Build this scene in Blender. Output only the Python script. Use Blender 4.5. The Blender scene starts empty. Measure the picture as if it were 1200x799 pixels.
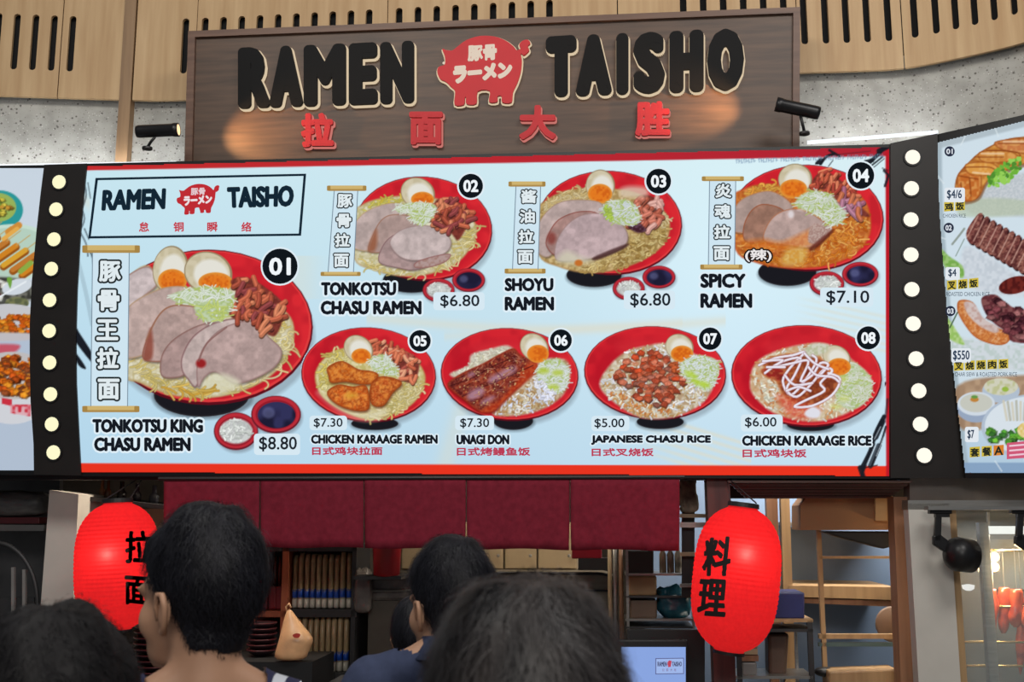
import bpy, bmesh, math, random
import numpy as np
from mathutils import Vector, Matrix, noise as mnoise

random.seed(7)
RNG = np.random.default_rng(7)
SC = bpy.context.scene
COL = SC.collection
PI = math.pi

# ---------------------------------------------------------------- camera
W, H, FPX = 1200, 799, 1250.0
CAM = Vector((0.0, 0.0, 1.65))
PITCH = math.radians(9.4)
cd = bpy.data.cameras.new('camera')
cd.sensor_width = 36.0
cd.lens = 36.0 * FPX / W
cd.clip_start = 0.05
cd.dof.use_dof = True
cd.dof.focus_distance = 6.1
cd.dof.aperture_fstop = 9.0
cam = bpy.data.objects.new('camera', cd)
cam.location = CAM
cam.rotation_euler = (PI / 2 + PITCH, 0, 0)
COL.objects.link(cam)
SC.camera = cam

# ---------------------------------------------------------------- world, lights, exposure
SC.view_settings.view_transform = 'Standard'
SC.view_settings.look = 'None'
SC.view_settings.exposure = 0.0
SC.view_settings.gamma = 1.0
SC.view_settings.use_curve_mapping = False
wd = bpy.data.worlds.new('world')
SC.world = wd
wd.use_nodes = True
wd.node_tree.nodes['Background'].inputs[0].default_value = (0.80, 0.88, 1.0, 1)
wd.node_tree.nodes['Background'].inputs[1].default_value = 0.13


def area_light(name, loc, target, size, size_y, power, color):
    l = bpy.data.lights.new(name, 'AREA')
    l.shape = 'RECTANGLE'
    l.size, l.size_y, l.energy, l.color = size, size_y, power, color
    o = bpy.data.objects.new(name, l)
    o.location = loc
    o.rotation_euler = (Vector(target) - Vector(loc)).to_track_quat('-Z', 'Y').to_euler()
    COL.objects.link(o)
    return o


# food court ceiling lamps above the queue, plus an added fill light behind it
area_light('ceiling_lamp_light', (-2.2, 1.5, 6.5), (-1.5, 5.5, 3.4), 2.5, 1.2, 135, (1.0, 0.97, 0.90))
area_light('ceiling_lamp_light', (2.6, 1.2, 6.5), (2.0, 5.5, 3.4), 2.5, 1.2, 150, (1.0, 0.97, 0.92))
area_light('ceiling_lamp_light', (0.3, -2.0, 4.2), (0, 4.0, 1.5), 2.4, 1.0, 110, (1.0, 0.95, 0.88))  # fill light added behind the camera to brighten skin and posts
# unseen kitchen lights, added to brighten the shelf fronts and blue wall
area_light('kitchen_lamp_light', (-0.9, 6.62, 2.55), (-0.9, 7.4, 1.0), 3.0, 0.25, 85, (1.0, 0.86, 0.68))
area_light('kitchen_lamp_light', (2.4, 6.9, 2.5), (2.5, 7.75, 1.3), 1.8, 0.25, 75, (0.98, 0.92, 0.82))

# ---------------------------------------------------------------- projection helpers (used to lay things out on real planes)
CF = Vector((0, math.cos(PITCH), math.sin(PITCH)))
CU = Vector((0, -math.sin(PITCH), math.cos(PITCH)))
CR = Vector((1, 0, 0))


def ray(px, py):
    px = np.asarray(px, float); py = np.asarray(py, float)
    a = (px - W / 2) / FPX; b = (H / 2 - py) / FPX
    return np.stack([a, math.cos(PITCH) - math.sin(PITCH) * b + 0 * a, math.sin(PITCH) + math.cos(PITCH) * b + 0 * a], -1)


class Plane:
    """plane through point o, turned by yaw (right side nearer) and leaning forward by tilt"""
    def __init__(s, o, yaw=5.1, tilt=0.0):
        a, t = math.radians(yaw), math.radians(tilt)
        nf = np.array([-math.sin(a), -math.cos(a), 0.0])
        s.o = np.array(o, float)
        s.U = np.array([math.cos(a), -math.sin(a), 0.0])
        s.V = math.cos(t) * np.array([0, 0, 1.0]) + math.sin(t) * nf
        s.N = math.cos(t) * nf - math.sin(t) * np.array([0, 0, 1.0])

    def at(s, px, py, n=0.0):
        d = ray(px, py)
        c = np.array(CAM)
        k = ((s.o + s.N * 0 - c) @ s.N) / (d @ s.N)
        p = c + d * k[..., None]
        return p + s.N * (np.asarray(n)[..., None] if np.ndim(n) else n)

    def p(s, px, py, n=0.0):
        return Vector(s.at(px, py, n))


def depth_plane(d, yaw=5.1, tilt=0.0, py=400):
    dd = ray(600, py)
    return Plane(np.array(CAM) + dd * d / dd[1], yaw, tilt)


def K(d):
    return depth_plane(d)


def at(px, py, d):
    return K(d).p(px, py)


# ---------------------------------------------------------------- objects, tags
def lin(c):
    c = np.asarray(c, float) / 255.0
    return np.where(c <= 0.04045, c / 12.92, ((c + 0.055) / 1.055) ** 2.4)


def tag(o, label=None, cat=None, group=None, kind=None):
    if label: o['label'] = label
    if cat: o['category'] = cat
    if group: o['group'] = group
    if kind: o['kind'] = kind
    return o


def empty(name, loc, label=None, cat=None, group=None, kind=None, rz=0.0):
    o = bpy.data.objects.new(name, None)
    o.empty_display_size = 0.05
    o.location = loc
    o.rotation_euler = (0, 0, rz)
    COL.objects.link(o)
    tag(o, label, cat, group, kind)
    o['wx'] = list(loc)
    return o


def root_loc(o):
    while o.parent: o = o.parent
    return Vector(o['wx']) if 'wx' in o else o.location


def mesh_obj(name, verts, faces, mat, parent=None, smooth=False, loc=None, local=False, recalc=True):
    """verts are in world space unless local; parented meshes sit in their root's frame"""
    off = Vector((0, 0, 0))
    if not local:
        off = root_loc(parent) if parent else (Vector(loc) if loc is not None else Vector((0, 0, 0)))
    V = np.asarray(verts, float).reshape(-1, 3) - np.array(off)
    me = bpy.data.meshes.new(name)
    me.from_pydata(V.tolist(), [], faces)
    me.validate()
    if recalc:
        bm = bmesh.new(); bm.from_mesh(me)
        bmesh.ops.recalc_face_normals(bm, faces=bm.faces)
        bm.to_mesh(me); bm.free()
    if mat: me.materials.append(mat)
    if smooth: me.polygons.foreach_set('use_smooth', [True] * len(me.polygons))
    o = bpy.data.objects.new(name, me)
    COL.objects.link(o)
    if parent: o.parent = parent
    elif not local: o.location = off
    o['wx'] = list(off)
    return o


class MB:
    """collects simple shapes, all world space, into one mesh"""
    def __init__(s): s.v = []; s.f = []

    def add(s, v, f):
        n = len(s.v)
        s.v += [tuple(x) for x in v]
        s.f += [tuple(i + n for i in q) for q in f]
        return s

    def box(s, lo, hi, rz=0.0, c=None):
        x0, y0, z0 = lo; x1, y1, z1 = hi
        v = [(x0, y0, z0), (x1, y0, z0), (x1, y1, z0), (x0, y1, z0), (x0, y0, z1), (x1, y0, z1), (x1, y1, z1), (x0, y1, z1)]
        if rz:
            c = c or ((x0 + x1) / 2, (y0 + y1) / 2)
            ca, sa = math.cos(rz), math.sin(rz)
            v = [(c[0] + (a - c[0]) * ca - (b - c[1]) * sa, c[1] + (a - c[0]) * sa + (b - c[1]) * ca, z) for a, b, z in v]
        return s.add(v, [(0, 3, 2, 1), (4, 5, 6, 7), (0, 1, 5, 4), (1, 2, 6, 5), (2, 3, 7, 6), (3, 0, 4, 7)])

    def slab(s, pl, pts, thick, n=0.0):
        """polygon in photo coordinates laid on a plane, thickness going back from it"""
        P = np.array(pts, float)
        F = pl.at(P[:, 0], P[:, 1]) + pl.N * n
        B = F - pl.N * thick
        k = len(pts)
        f = [tuple(range(k)), tuple(range(2 * k - 1, k - 1, -1))] + [(i, (i + 1) % k, k + (i + 1) % k, k + i) for i in range(k)]
        return s.add(list(F) + list(B), f)

    def rect(s, pl, x0, y0, x1, y1, thick, n=0.0):
        return s.slab(pl, [(x0, y0), (x1, y0), (x1, y1), (x0, y1)], thick, n)

    def tube(s, pts, r, seg=8, cap=True):
        pts = [Vector(p) for p in pts]
        rs = r if isinstance(r, (list, tuple)) else [r] * len(pts)
        rings = []
        for i, p in enumerate(pts):
            t = (pts[min(i + 1, len(pts) - 1)] - pts[max(i - 1, 0)]).normalized()
            a = t.orthogonal().normalized() if i == 0 else (a - t * a.dot(t)).normalized()
            b = t.cross(a)
            rings.append([p + (a * math.cos(2 * PI * j / seg) + b * math.sin(2 * PI * j / seg)) * rs[i] for j in range(seg)])
        v = [q for g in rings for q in g]; f = []
        for i in range(len(rings) - 1):
            for j in range(seg):
                j2 = (j + 1) % seg
                f.append((i * seg + j, i * seg + j2, (i + 1) * seg + j2, (i + 1) * seg + j))
        if cap:
            f.append(tuple(range(seg - 1, -1, -1))); f.append(tuple(range(len(v) - seg, len(v))))
        return s.add(v, f)

    def lathe(s, base, axis, prof, seg=24, cap=False):
        """prof: list of (height, radius) along axis"""
        axis = Vector(axis).normalized(); a = axis.orthogonal().normalized(); b = axis.cross(a)
        base = Vector(base); v = []; f = []
        for h, r in prof:
            for j in range(seg):
                v.append(base + axis * h + (a * math.cos(2 * PI * j / seg) + b * math.sin(2 * PI * j / seg)) * r)
        for i in range(len(prof) - 1):
            for j in range(seg):
                j2 = (j + 1) % seg
                f.append((i * seg + j, i * seg + j2, (i + 1) * seg + j2, (i + 1) * seg + j))
        if cap:
            f.append(tuple(range(seg - 1, -1, -1))); f.append(tuple(range(len(v) - seg, len(v))))
        return s.add(v, f)

    def ball(s, c, r, seg=12, rings=8, R=None):
        c = Vector(c); rx, ry, rz = r if hasattr(r, '__len__') else (r, r, r)
        v = []; f = []
        for i in range(rings + 1):
            t = PI * i / rings
            for j in range(seg):
                p = 2 * PI * j / seg
                q = Vector((rx * math.sin(t) * math.cos(p), ry * math.sin(t) * math.sin(p), rz * math.cos(t)))
                if R: q = R @ q
                v.append(c + q)
        for i in range(rings):
            for j in range(seg):
                j2 = (j + 1) % seg
                f.append((i * seg + j, (i + 1) * seg + j, (i + 1) * seg + j2, i * seg + j2))
        return s.add(v, f)

    def build(s, name, mat, parent=None, smooth=False, loc=None, bevel=0.0):
        if parent is None and loc is None:
            V = np.array([tuple(x) for x in s.v])
            loc = ((V[:, 0].min() + V[:, 0].max()) / 2, (V[:, 1].min() + V[:, 1].max()) / 2, V[:, 2].min())
        o = mesh_obj(name, [tuple(x) for x in s.v], s.f, mat, parent, smooth, loc)
        if bevel:
            m = o.modifiers.new('bevel', 'BEVEL'); m.width = bevel; m.segments = 2; m.limit_method = 'ANGLE'
        return o


# ---------------------------------------------------------------- materials
def nodes_of(name):
    m = bpy.data.materials.new(name); m.use_nodes = True
    nt = m.node_tree
    return m, nt, nt.nodes['Principled BSDF']


def mat(name, col, rough=0.6, metal=0.0, var=0.12, scale=6.0, bump=0.0, col2=None, stretch=None, alpha=1.0, trans=0.0, coords='Object', detail=4.0, spec=0.5):
    """procedural principled material: noise between col and col2, optional stretch (grain) and bump"""
    m, nt, b = nodes_of(name)
    c1 = lin(col); c2 = lin(col2) if col2 is not None else c1 * (1 - var * 2.2)
    tc = nt.nodes.new('ShaderNodeTexCoord'); mp = nt.nodes.new('ShaderNodeMapping')
    nz = nt.nodes.new('ShaderNodeTexNoise'); rp = nt.nodes.new('ShaderNodeValToRGB')
    nt.links.new(tc.outputs[coords], mp.inputs[0]); nt.links.new(mp.outputs[0], nz.inputs['Vector'])
    mp.inputs['Scale'].default_value = stretch or (1, 1, 1)
    nz.inputs['Scale'].default_value = scale; nz.inputs['Detail'].default_value = detail
    rp.color_ramp.elements[0].position = 0.3; rp.color_ramp.elements[1].position = 0.7
    rp.color_ramp.elements[0].color = (*c2, 1); rp.color_ramp.elements[1].color = (*c1, 1)
    nt.links.new(nz.outputs[0], rp.inputs[0]); nt.links.new(rp.outputs[0], b.inputs['Base Color'])
    b.inputs['Roughness'].default_value = rough; b.inputs['Metallic'].default_value = metal
    b.inputs['Alpha'].default_value = alpha; b.inputs['Transmission Weight'].default_value = trans
    b.inputs['Specular IOR Level'].default_value = spec
    if bump:
        bp = nt.nodes.new('ShaderNodeBump'); bp.inputs['Strength'].default_value = bump; bp.inputs['Distance'].default_value = 0.01
        nt.links.new(nz.outputs[0], bp.inputs['Height']); nt.links.new(bp.outputs[0], b.inputs['Normal'])
    return m


def glow(name, col, strength=1.0):
    m, nt, b = nodes_of(name)
    nt.nodes.remove(b)
    e = nt.nodes.new('ShaderNodeEmission')
    e.inputs[0].default_value = (*lin(col), 1); e.inputs[1].default_value = strength
    nt.links.new(e.outputs[0], nt.nodes['Material Output'].inputs[0])
    return m


def print_mat(name, strength=1.0):
    """backlit print: colour comes from the printed colours stored on the mesh"""
    m = glow(name, (255, 255, 255), strength); nt = m.node_tree
    a = nt.nodes.new('ShaderNodeAttribute'); a.attribute_name = 'Col'
    nt.links.new(a.outputs['Color'], [n for n in nt.nodes if n.type == 'EMISSION'][0].inputs[0])
    return m


def wood_mat(name, c1, c2, grain=(6, 6, 0.35), scale=9.0, rough=0.55, bump=0.15):
    m = mat(name, c1, rough, col2=c2, scale=scale, stretch=grain, bump=bump, detail=8.0)
    return m


GCACHE = {}


def ink(col, s=1.0):
    k = (tuple(col), s)
    if k not in GCACHE: GCACHE[k] = glow('backlit_ink', col, s)
    return GCACHE[k]


# ---------------------------------------------------------------- lettering
TC = {}


def text_mesh(s, offset=0.0, extrude=0.0, spacing=1.0):
    k = (s, round(offset, 4), extrude, spacing)
    if k in TC: return TC[k]
    cu = bpy.data.curves.new('lettering', 'FONT')
    cu.body = s; cu.offset = offset; cu.extrude = extrude; cu.resolution_u = 3; cu.space_character = spacing
    ob = bpy.data.objects.new('lettering', cu); COL.objects.link(ob)
    dg = bpy.context.evaluated_depsgraph_get()
    me = ob.evaluated_get(dg).to_mesh()
    v = np.array([tuple(x.co) for x in me.vertices]).reshape(-1, 3)
    f = [tuple(p.vertices) for p in me.polygons]
    bpy.data.objects.remove(ob); bpy.data.curves.remove(cu)
    TC[k] = (v, f)
    return v, f


def text_layout(s, quad, offset, inset, spacing, extrude):
    """letters fitted to the box in photo coordinates; bold weight made by spreading copies of the outline"""
    if not hasattr(quad[0], '__len__'):
        x0, y0, x1, y1 = quad; quad = [(x0, y0), (x1, y0), (x1, y1), (x0, y1)]
    q = np.array(quad, float)
    v, f = text_mesh(s, 0.0, 0.5 if extrude else 0.0, spacing)
    Hb = np.hypot(*(q[3] - q[0])); r = offset * Hb / 0.73; ri = (offset if inset is None else inset) * Hb / 0.73
    q = q + np.array([(ri, ri), (-ri, ri), (-ri, -ri), (ri, -ri)])
    lo, hi = v[:, :2].min(0), v[:, :2].max(0)
    t = (v[:, :2] - lo) / (hi - lo)
    a, b = t[:, :1], 1 - t[:, 1:2]
    P = q[0] * (1 - a) * (1 - b) + q[1] * a * (1 - b) + q[2] * a * b + q[3] * (1 - a) * b
    offs = [(0.0, 0.0)]
    if r > 0.12:
        nd = 8 if r < 1.2 else 20
        offs += [(r * math.cos(k * 2 * PI / nd), r * math.sin(k * 2 * PI / nd)) for k in range(nd)]
        if offset > 0.09: offs += [(r * .5 * math.cos(k * PI / 2), r * .5 * math.sin(k * PI / 2)) for k in range(4)]
    PP = np.concatenate([P + np.array(o) for o in offs]); Z = np.concatenate([v[:, 2] + .003 * i_ for i_ in range(len(offs))]) if extrude else np.tile(v[:, 2], len(offs))
    F = [tuple(i + k * len(v) for i in g) for k in range(len(offs)) for g in f]
    return PP, Z, F


def lettering(name, s, pl, quad, m, parent, n=0.002, offset=0.0, extrude=0.0, inset=None, spacing=1.0, shift=(0, 0)):
    """text fitted to a four-cornered box (TL,TR,BR,BL) or (x0,y0,x1,y1) laid on the plane"""
    P, Z, F = text_layout(s, quad, offset, inset, spacing, extrude)
    P = P + np.array(shift)
    X = pl.at(P[:, 0], P[:, 1])
    nn = n + (Z + 0.5) * extrude if extrude else np.full(len(P), n)
    if extrude: X = X + pl.N * nn[:, None]
    else: X = pl.at(P[:, 0], P[:, 1], nn)
    return mesh_obj(name, X, F, m, parent, recalc=False)


def flat_poly(name, pl, pts, m, parent, n=0.001):
    P = np.array(pts, float)
    return mesh_obj(name, pl.at(P[:, 0], P[:, 1], n), [tuple(range(len(pts)))], m, parent)


def circ(cx, cy, r, k=28, ry=None):
    return [(cx + r * math.cos(2 * PI * i / k), cy + (ry or r) * math.sin(2 * PI * i / k)) for i in range(k)]


def rrect(x0, y0, x1, y1, r, k=4):
    o = []
    for cx, cy, a0 in ((x1 - r, y0 + r, -90), (x1 - r, y1 - r, 0), (x0 + r, y1 - r, 90), (x0 + r, y0 + r, 180)):
        for i in range(k + 1):
            a = math.radians(a0 + 90 * i / k); o.append((cx + r * math.cos(a), cy + r * math.sin(a)))
    return o


def spline(pts, closed=True, k=6):
    P = np.array(pts, float); n = len(P); out = []
    for i in range(n if closed else n - 1):
        if closed: p0, p1, p2, p3 = P[i - 1], P[i], P[(i + 1) % n], P[(i + 2) % n]
        else: p0, p1, p2, p3 = P[max(i - 1, 0)], P[i], P[i + 1], P[min(i + 2, n - 1)]
        for j in range(k):
            t = j / k
            out.append(0.5 * ((2 * p1) + (p2 - p0) * t + (2 * p0 - 5 * p1 + 4 * p2 - p3) * t * t + (3 * p1 - p0 - 3 * p2 + p3) * t ** 3))
    if not closed: out.append(P[-1])
    return np.array(out)


# ---------------------------------------------------------------- print painter: paints the food pictures as printed colours on a fine mesh
def smooth_noise(h, w, cell, rng=RNG):
    gh, gw = int(h / cell) + 3, int(w / cell) + 3
    g = rng.random((gh, gw))
    y = np.arange(h) / cell; x = np.arange(w) / cell
    yi, xi = y.astype(int), x.astype(int)
    fy, fx = y - yi, x - xi
    fy, fx = (fy * fy * (3 - 2 * fy))[:, None], (fx * fx * (3 - 2 * fx))[None, :]
    a, b = g[yi][:, xi], g[yi][:, xi + 1]; c, d = g[yi + 1][:, xi], g[yi + 1][:, xi + 1]
    return (a * (1 - fx) + b * fx) * (1 - fy) + (c * (1 - fx) + d * fx) * fy


class Paint:
    def __init__(s, x0, y0, x1, y1, ox=0.0, oy=0.0, sc=1.0, step=0.8, bg=None, full=False):
        s.x0, s.y0, s.step, s.ox, s.oy, s.sc = x0, y0, step, ox, oy, sc
        s.nx, s.ny = int((x1 - x0) / step) + 1, int((y1 - y0) / step) + 1
        X, Y = np.meshgrid(x0 + np.arange(s.nx) * step, y0 + np.arange(s.ny) * step)
        s.X, s.Y = X, Y
        s.im = bg(X, Y) if bg else np.full((s.ny, s.nx, 3), 200.0)
        s.m = np.full((s.ny, s.nx), bool(full))
        s.k = 1 / (sc * step)
        s.nz = {c: smooth_noise(s.ny, s.nx, c) for c in (1.6, 3.0, 6.0, 14.0)}

    def T(s, P):
        P = np.array(P, float)
        return ((P / s.sc + [s.ox, s.oy]) - [s.x0, s.y0]) / s.step

    def _win(s, lo, hi):
        i0, j0 = max(int(lo[0]), 0), max(int(lo[1]), 0)
        i1, j1 = min(int(hi[0]) + 2, s.nx), min(int(hi[1]) + 2, s.ny)
        return (i0, j0, i1, j1) if i1 > i0 and j1 > j0 else None

    def _put(s, w, al, col):
        i0, j0, i1, j1 = w
        s.im[j0:j1, i0:i1] = s.im[j0:j1, i0:i1] * (1 - al[..., None]) + col * al[..., None]
        s.m[j0:j1, i0:i1] |= al > 0.004

    def poly(s, pts, col, soft=1.0, a=1.0, sm=True, tex=None, edge=None, raw=False, grad=None):
        P = np.array(pts, float) if raw else s.T(pts)
        if sm: P = spline(P, True, 5)
        w = s._win(P.min(0) - soft - 2, P.max(0) + soft + 2)
        if not w: return
        i0, j0, i1, j1 = w
        gx, gy = np.meshgrid(np.arange(i0, i1), np.arange(j0, j1))
        ins = np.zeros(gx.shape, bool); d2 = np.full(gx.shape, 1e9)
        Q = np.roll(P, -1, 0)
        for (ax, ay), (bx, by) in zip(P, Q):
            dx, dy = bx - ax, by - ay
            L = dx * dx + dy * dy
            if L < 1e-9: continue
            t = np.clip(((gx - ax) * dx + (gy - ay) * dy) / L, 0, 1)
            d2 = np.minimum(d2, (gx - ax - t * dx) ** 2 + (gy - ay - t * dy) ** 2)
            if abs(dy) > 1e-9:
                c = ((ay <= gy) & (by > gy)) | ((by <= gy) & (ay > gy))
                ins ^= c & (gx < ax + (gy - ay) / dy * dx)
        sd = np.sqrt(d2) * np.where(ins, 1, -1)
        al = np.clip(sd / soft + 0.5, 0, 1) * a
        C = np.broadcast_to(np.array(col, float), gx.shape + (3,)).copy()
        if grad:      # (colour, angle in degrees)
            g = math.radians(grad[1]); u = gx * math.cos(g) + gy * math.sin(g)
            t = ((u - u.min()) / max(u.max() - u.min(), 1))[..., None]
            C = C * (1 - t) + np.array(grad[0], float) * t
        if tex:       # list of (colour, cell, amount)
            for tcol, cell, amt in tex:
                n = s.nz[cell][j0:j1, i0:i1]
                t = (np.clip((n - 0.35) / 0.4, 0, 1) * amt)[..., None]
                C = C * (1 - t) + np.array(tcol, float) * t
        if edge:      # (colour, width)
            t = np.clip(1 - sd / (edge[1] * s.k), 0, 1)[..., None]
            C = C * (1 - t) + np.array(edge[0], float) * t
        s._put(w, al, C)

    def ell(s, cx, cy, rx, ry, col, rot=0.0, **kw):
        r = math.radians(rot); o = []
        for i in range(40):
            t = 2 * PI * i / 40; x, y = rx * math.cos(t), ry * math.sin(t)
            o.append((cx + x * math.cos(r) - y * math.sin(r), cy + x * math.sin(r) + y * math.cos(r)))
        s.poly(o, col, sm=False, **kw)

    def line(s, pts, wd, col, a=1.0, sm=True, soft=0.9):
        P = s.T(pts)
        if sm and len(P) > 2: P = spline(P, False, 4)
        r = max(wd * s.k / 2, 0.45)
        w = s._win(P.min(0) - r - 2, P.max(0) + r + 2)
        if not w: return
        i0, j0, i1, j1 = w
        gx, gy = np.meshgrid(np.arange(i0, i1), np.arange(j0, j1))
        d2 = np.full(gx.shape, 1e9)
        for (ax, ay), (bx, by) in zip(P[:-1], P[1:]):
            dx, dy = bx - ax, by - ay; L = dx * dx + dy * dy + 1e-9
            t = np.clip(((gx - ax) * dx + (gy - ay) * dy) / L, 0, 1)
            d2 = np.minimum(d2, (gx - ax - t * dx) ** 2 + (gy - ay - t * dy) ** 2)
        s._put(w, np.clip((r - np.sqrt(d2)) / soft + 0.5, 0, 1) * a, np.array(col, float))

    def inside(s, pts, n):
        P = np.array(pts, float); lo, hi = P.min(0), P.max(0); out = []
        Q = np.roll(P, -1, 0)
        while len(out) < n:
            x, y = lo + (hi - lo) * RNG.random(2); c = False
            for (ax, ay), (bx, by) in zip(P, Q):
                if (ay > y) != (by > y) and x < (bx - ax) * (y - ay) / (by - ay) + ax: c = not c
            if c: out.append((x, y))
        return out

    def noodles(s, reg, n, cols, L=70, wd=6, curl=1.2, ang=None, a=0.9):
        for x, y in s.inside(reg, n):
            t = (RNG.random() * 2 * PI) if ang is None else math.radians(ang + RNG.normal() * 25)
            k = RNG.normal() * curl; P = [(x, y)]
            for i in range(4):
                t += k * 0.35; x += math.cos(t) * L / 4; y += math.sin(t) * L / 4 * 0.7; P.append((x, y))
            c = np.array(cols[RNG.integers(len(cols))], float)
            s.line(P, wd * 1.7, c * 0.72, a * 0.6); s.line(P, wd, c * (0.92 + 0.16 * RNG.random()), a)

    def grains(s, reg, n, cols, L=14, wd=7, a=0.95):
        for x, y in s.inside(reg, n):
            t = RNG.random() * PI; c = np.array(cols[RNG.integers(len(cols))], float) * (0.88 + 0.2 * RNG.random())
            dx, dy = math.cos(t) * L / 2, math.sin(t) * L / 2
            s.line([(x - dx, y - dy + 2), (x + dx, y + dy + 2)], wd * 1.25, c * 0.7, a * 0.5, False)
            s.line([(x - dx, y - dy), (x + dx, y + dy)], wd, c, a, False)

    def chunks(s, reg, n, cols, r=22, a=1.0):
        pts = sorted(s.inside(reg, n), key=lambda p: p[1])
        for x, y in pts:
            c = np.array(cols[RNG.integers(len(cols))], float) * (0.85 + 0.3 * RNG.random())
            k = 5; t0 = RNG.random() * 6
            P = [(x + r * (0.6 + 0.6 * RNG.random()) * math.cos(t0 + 2 * PI * i / k), y + r * 0.75 * (0.6 + 0.6 * RNG.random()) * math.sin(t0 + 2 * PI * i / k)) for i in range(k)]
            s.poly([(p[0] + 2, p[1] + r * .25) for p in P], c * 0.45, a=a * 0.7, sm=False)
            s.poly(P, c, a=a, sm=False, edge=(c * 0.8, r * 0.3), tex=[(np.minimum(c * 1.25 + 15, 255), 1.6, 0.5)])

    # -- food
    def bowl(s, cx, cy, rx, ry, rot=0, base=None, dark=(128, 12, 28), red=(203, 30, 44)):
        b = base or (cx - rx * .05, cy + ry * .78, rx * .42, ry * .42)
        s.ell(cx + rx * .03, cy + ry * .12, rx * .99, ry * .98, (120, 135, 145), rot, a=0.5, soft=7)
        s.ell(b[0] + 4, b[1] + 10, b[2] * 1.06, b[3], (90, 105, 115), a=0.6, soft=5)
        s.ell(b[0], b[1], b[2], b[3], (26, 26, 32), edge=((44, 40, 44), 8))
        s.ell(cx, cy, rx, ry, (96, 14, 28), rot)
        s.ell(cx, cy - ry * .012, rx * .985, ry * .975, (222, 60, 62), rot)
        s.ell(cx, cy - ry * .02, rx * .965, ry * .95, red, rot, grad=((218, 44, 52), -20), tex=[(dark, 14.0, .25)])
        s.ell(cx, cy + ry * .06, rx * .86, ry * .84, (176, 18, 36), rot, soft=10, a=.75, grad=((205, 34, 46), -25))
        s.ell(cx - rx * .05, cy - ry * .52, rx * .5, ry * .2, (226, 62, 66), rot, a=.35, soft=14)

    def egg(s, cx, cy, rx, ry, rot, yx, yy, yrx, yry):
        s.ell(cx, cy, rx, ry, (150, 132, 100), rot)
        s.ell(cx - 2, cy - 1, rx * .93, ry * .93, (206, 196, 168), rot, tex=[((176, 165, 130), 6.0, .4)])
        s.ell(cx + rx * .12, cy + ry * .1, rx * .72, ry * .74, (226, 224, 214), rot, soft=5)
        s.ell(yx, yy, yrx, yry, (226, 122, 34), 0, tex=[((196, 84, 22), 3.0, .6)], edge=((222, 150, 60), yrx * .25))

    def meat(s, pts, col=(172, 150, 146), edge=(150, 112, 100)):
        c = np.array(col, float)
        s.poly([(x + 4, y + 6) for x, y in pts], c * .5, a=.6, soft=3)
        s.poly(pts, c, tex=[(c * 1.16, 14.0, .8), (c * .86, 6.0, .45), (c * 1.1, 3.0, .3), (c * .9, 1.6, .15)], edge=(edge, 7))

    def scallion(s, reg, n=120, hi=(222, 232, 215)):
        s.poly(reg, (190, 205, 170), soft=3, tex=[((150, 175, 90), 3.0, .5)])
        for i in range(n):
            (x, y), = s.inside(reg, 1); t = RNG.random() * PI; L = 12 + RNG.random() * 22
            k = RNG.random()
            c = hi if k < .55 else ((182, 200, 110) if k < .8 else (232, 238, 232))
            P = [(x - math.cos(t) * L, y - math.sin(t) * L * .6), (x + RNG.normal() * 4, y + RNG.normal() * 4), (x + math.cos(t) * L, y + math.sin(t) * L * .6)]
            s.line(P, 5.5, np.array(c) * .72, .5); s.line(P, 3.6, c, .95)

    def menma(s, reg, n=26, cols=((176, 92, 66), (150, 70, 52), (190, 116, 84), (130, 60, 60)), L=46, wd=17):
        s.poly(reg, (128, 58, 48), soft=3, tex=[((96, 40, 36), 3.0, .6)])
        for x, y in sorted(s.inside(reg, n), key=lambda p: p[1]):
            t = math.radians(-35 + RNG.normal() * 40); c = np.array(cols[RNG.integers(len(cols))], float)
            k = L * (.6 + .5 * RNG.random())
            P = [(x - math.cos(t) * k / 2, y - math.sin(t) * k / 2), (x + RNG.normal() * 5, y), (x + math.cos(t) * k / 2, y + math.sin(t) * k / 2)]
            s.line([(p[0] + 1, p[1] + 5) for p in P], wd * 1.15, c * .5, .8); s.line(P, wd, c); s.line([(p[0] - 1, p[1] - 3) for p in P], wd * .35, np.minimum(c * 1.3 + 10, 255), .6)

    def saucers(s, a, b):
        for (cx, cy, rx, ry), kind in ((a, 0), (b, 1)):
            s.ell(cx + 6, cy + 10, rx, ry, (110, 120, 130), a=.5, soft=5)
            s.ell(cx, cy, rx, ry, (110, 26, 40)); s.ell(cx, cy - 2, rx * .95, ry * .93, (186, 44, 56))
            s.ell(cx, cy, rx * .82, ry * .78, (150, 28, 42))
            if kind:
                s.ell(cx + 2, cy + 2, rx * .76, ry * .7, (30, 28, 52), tex=[((62, 64, 112), 14.0, .6)])
                s.ell(cx - rx * .3, cy - ry * .1, rx * .25, ry * .3, (110, 115, 160), a=.5, soft=4)
            else:
                reg = [(cx + rx * .74 * math.cos(t), cy + ry * .66 * math.sin(t)) for t in np.arange(0, 2 * PI, .5)]
                s.poly(reg, (205, 208, 206), tex=[((170, 172, 172), 3.0, .6)], soft=3)
                s.grains(reg, 40, [(228, 232, 228), (200, 206, 200)], rx * .2, rx * .07)

    def build(s, name, pl, m, parent, n=0.002):
        P = pl.at(s.X.ravel(), s.Y.ravel(), n) - np.array(root_loc(parent))
        idx = np.arange(s.ny * s.nx).reshape(s.ny, s.nx)
        keep = s.m[:-1, :-1] | s.m[1:, :-1] | s.m[:-1, 1:] | s.m[1:, 1:]
        F = np.stack([idx[1:, :-1], idx[1:, 1:], idx[:-1, 1:], idx[:-1, :-1]], -1)[keep]
        used = np.zeros(len(P), bool); used[F.ravel()] = True
        remap = np.cumsum(used) - 1
        P = P[used]; C = lin(np.clip(s.im.reshape(-1, 3)[used], 0, 255)); F = remap[F]
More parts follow.
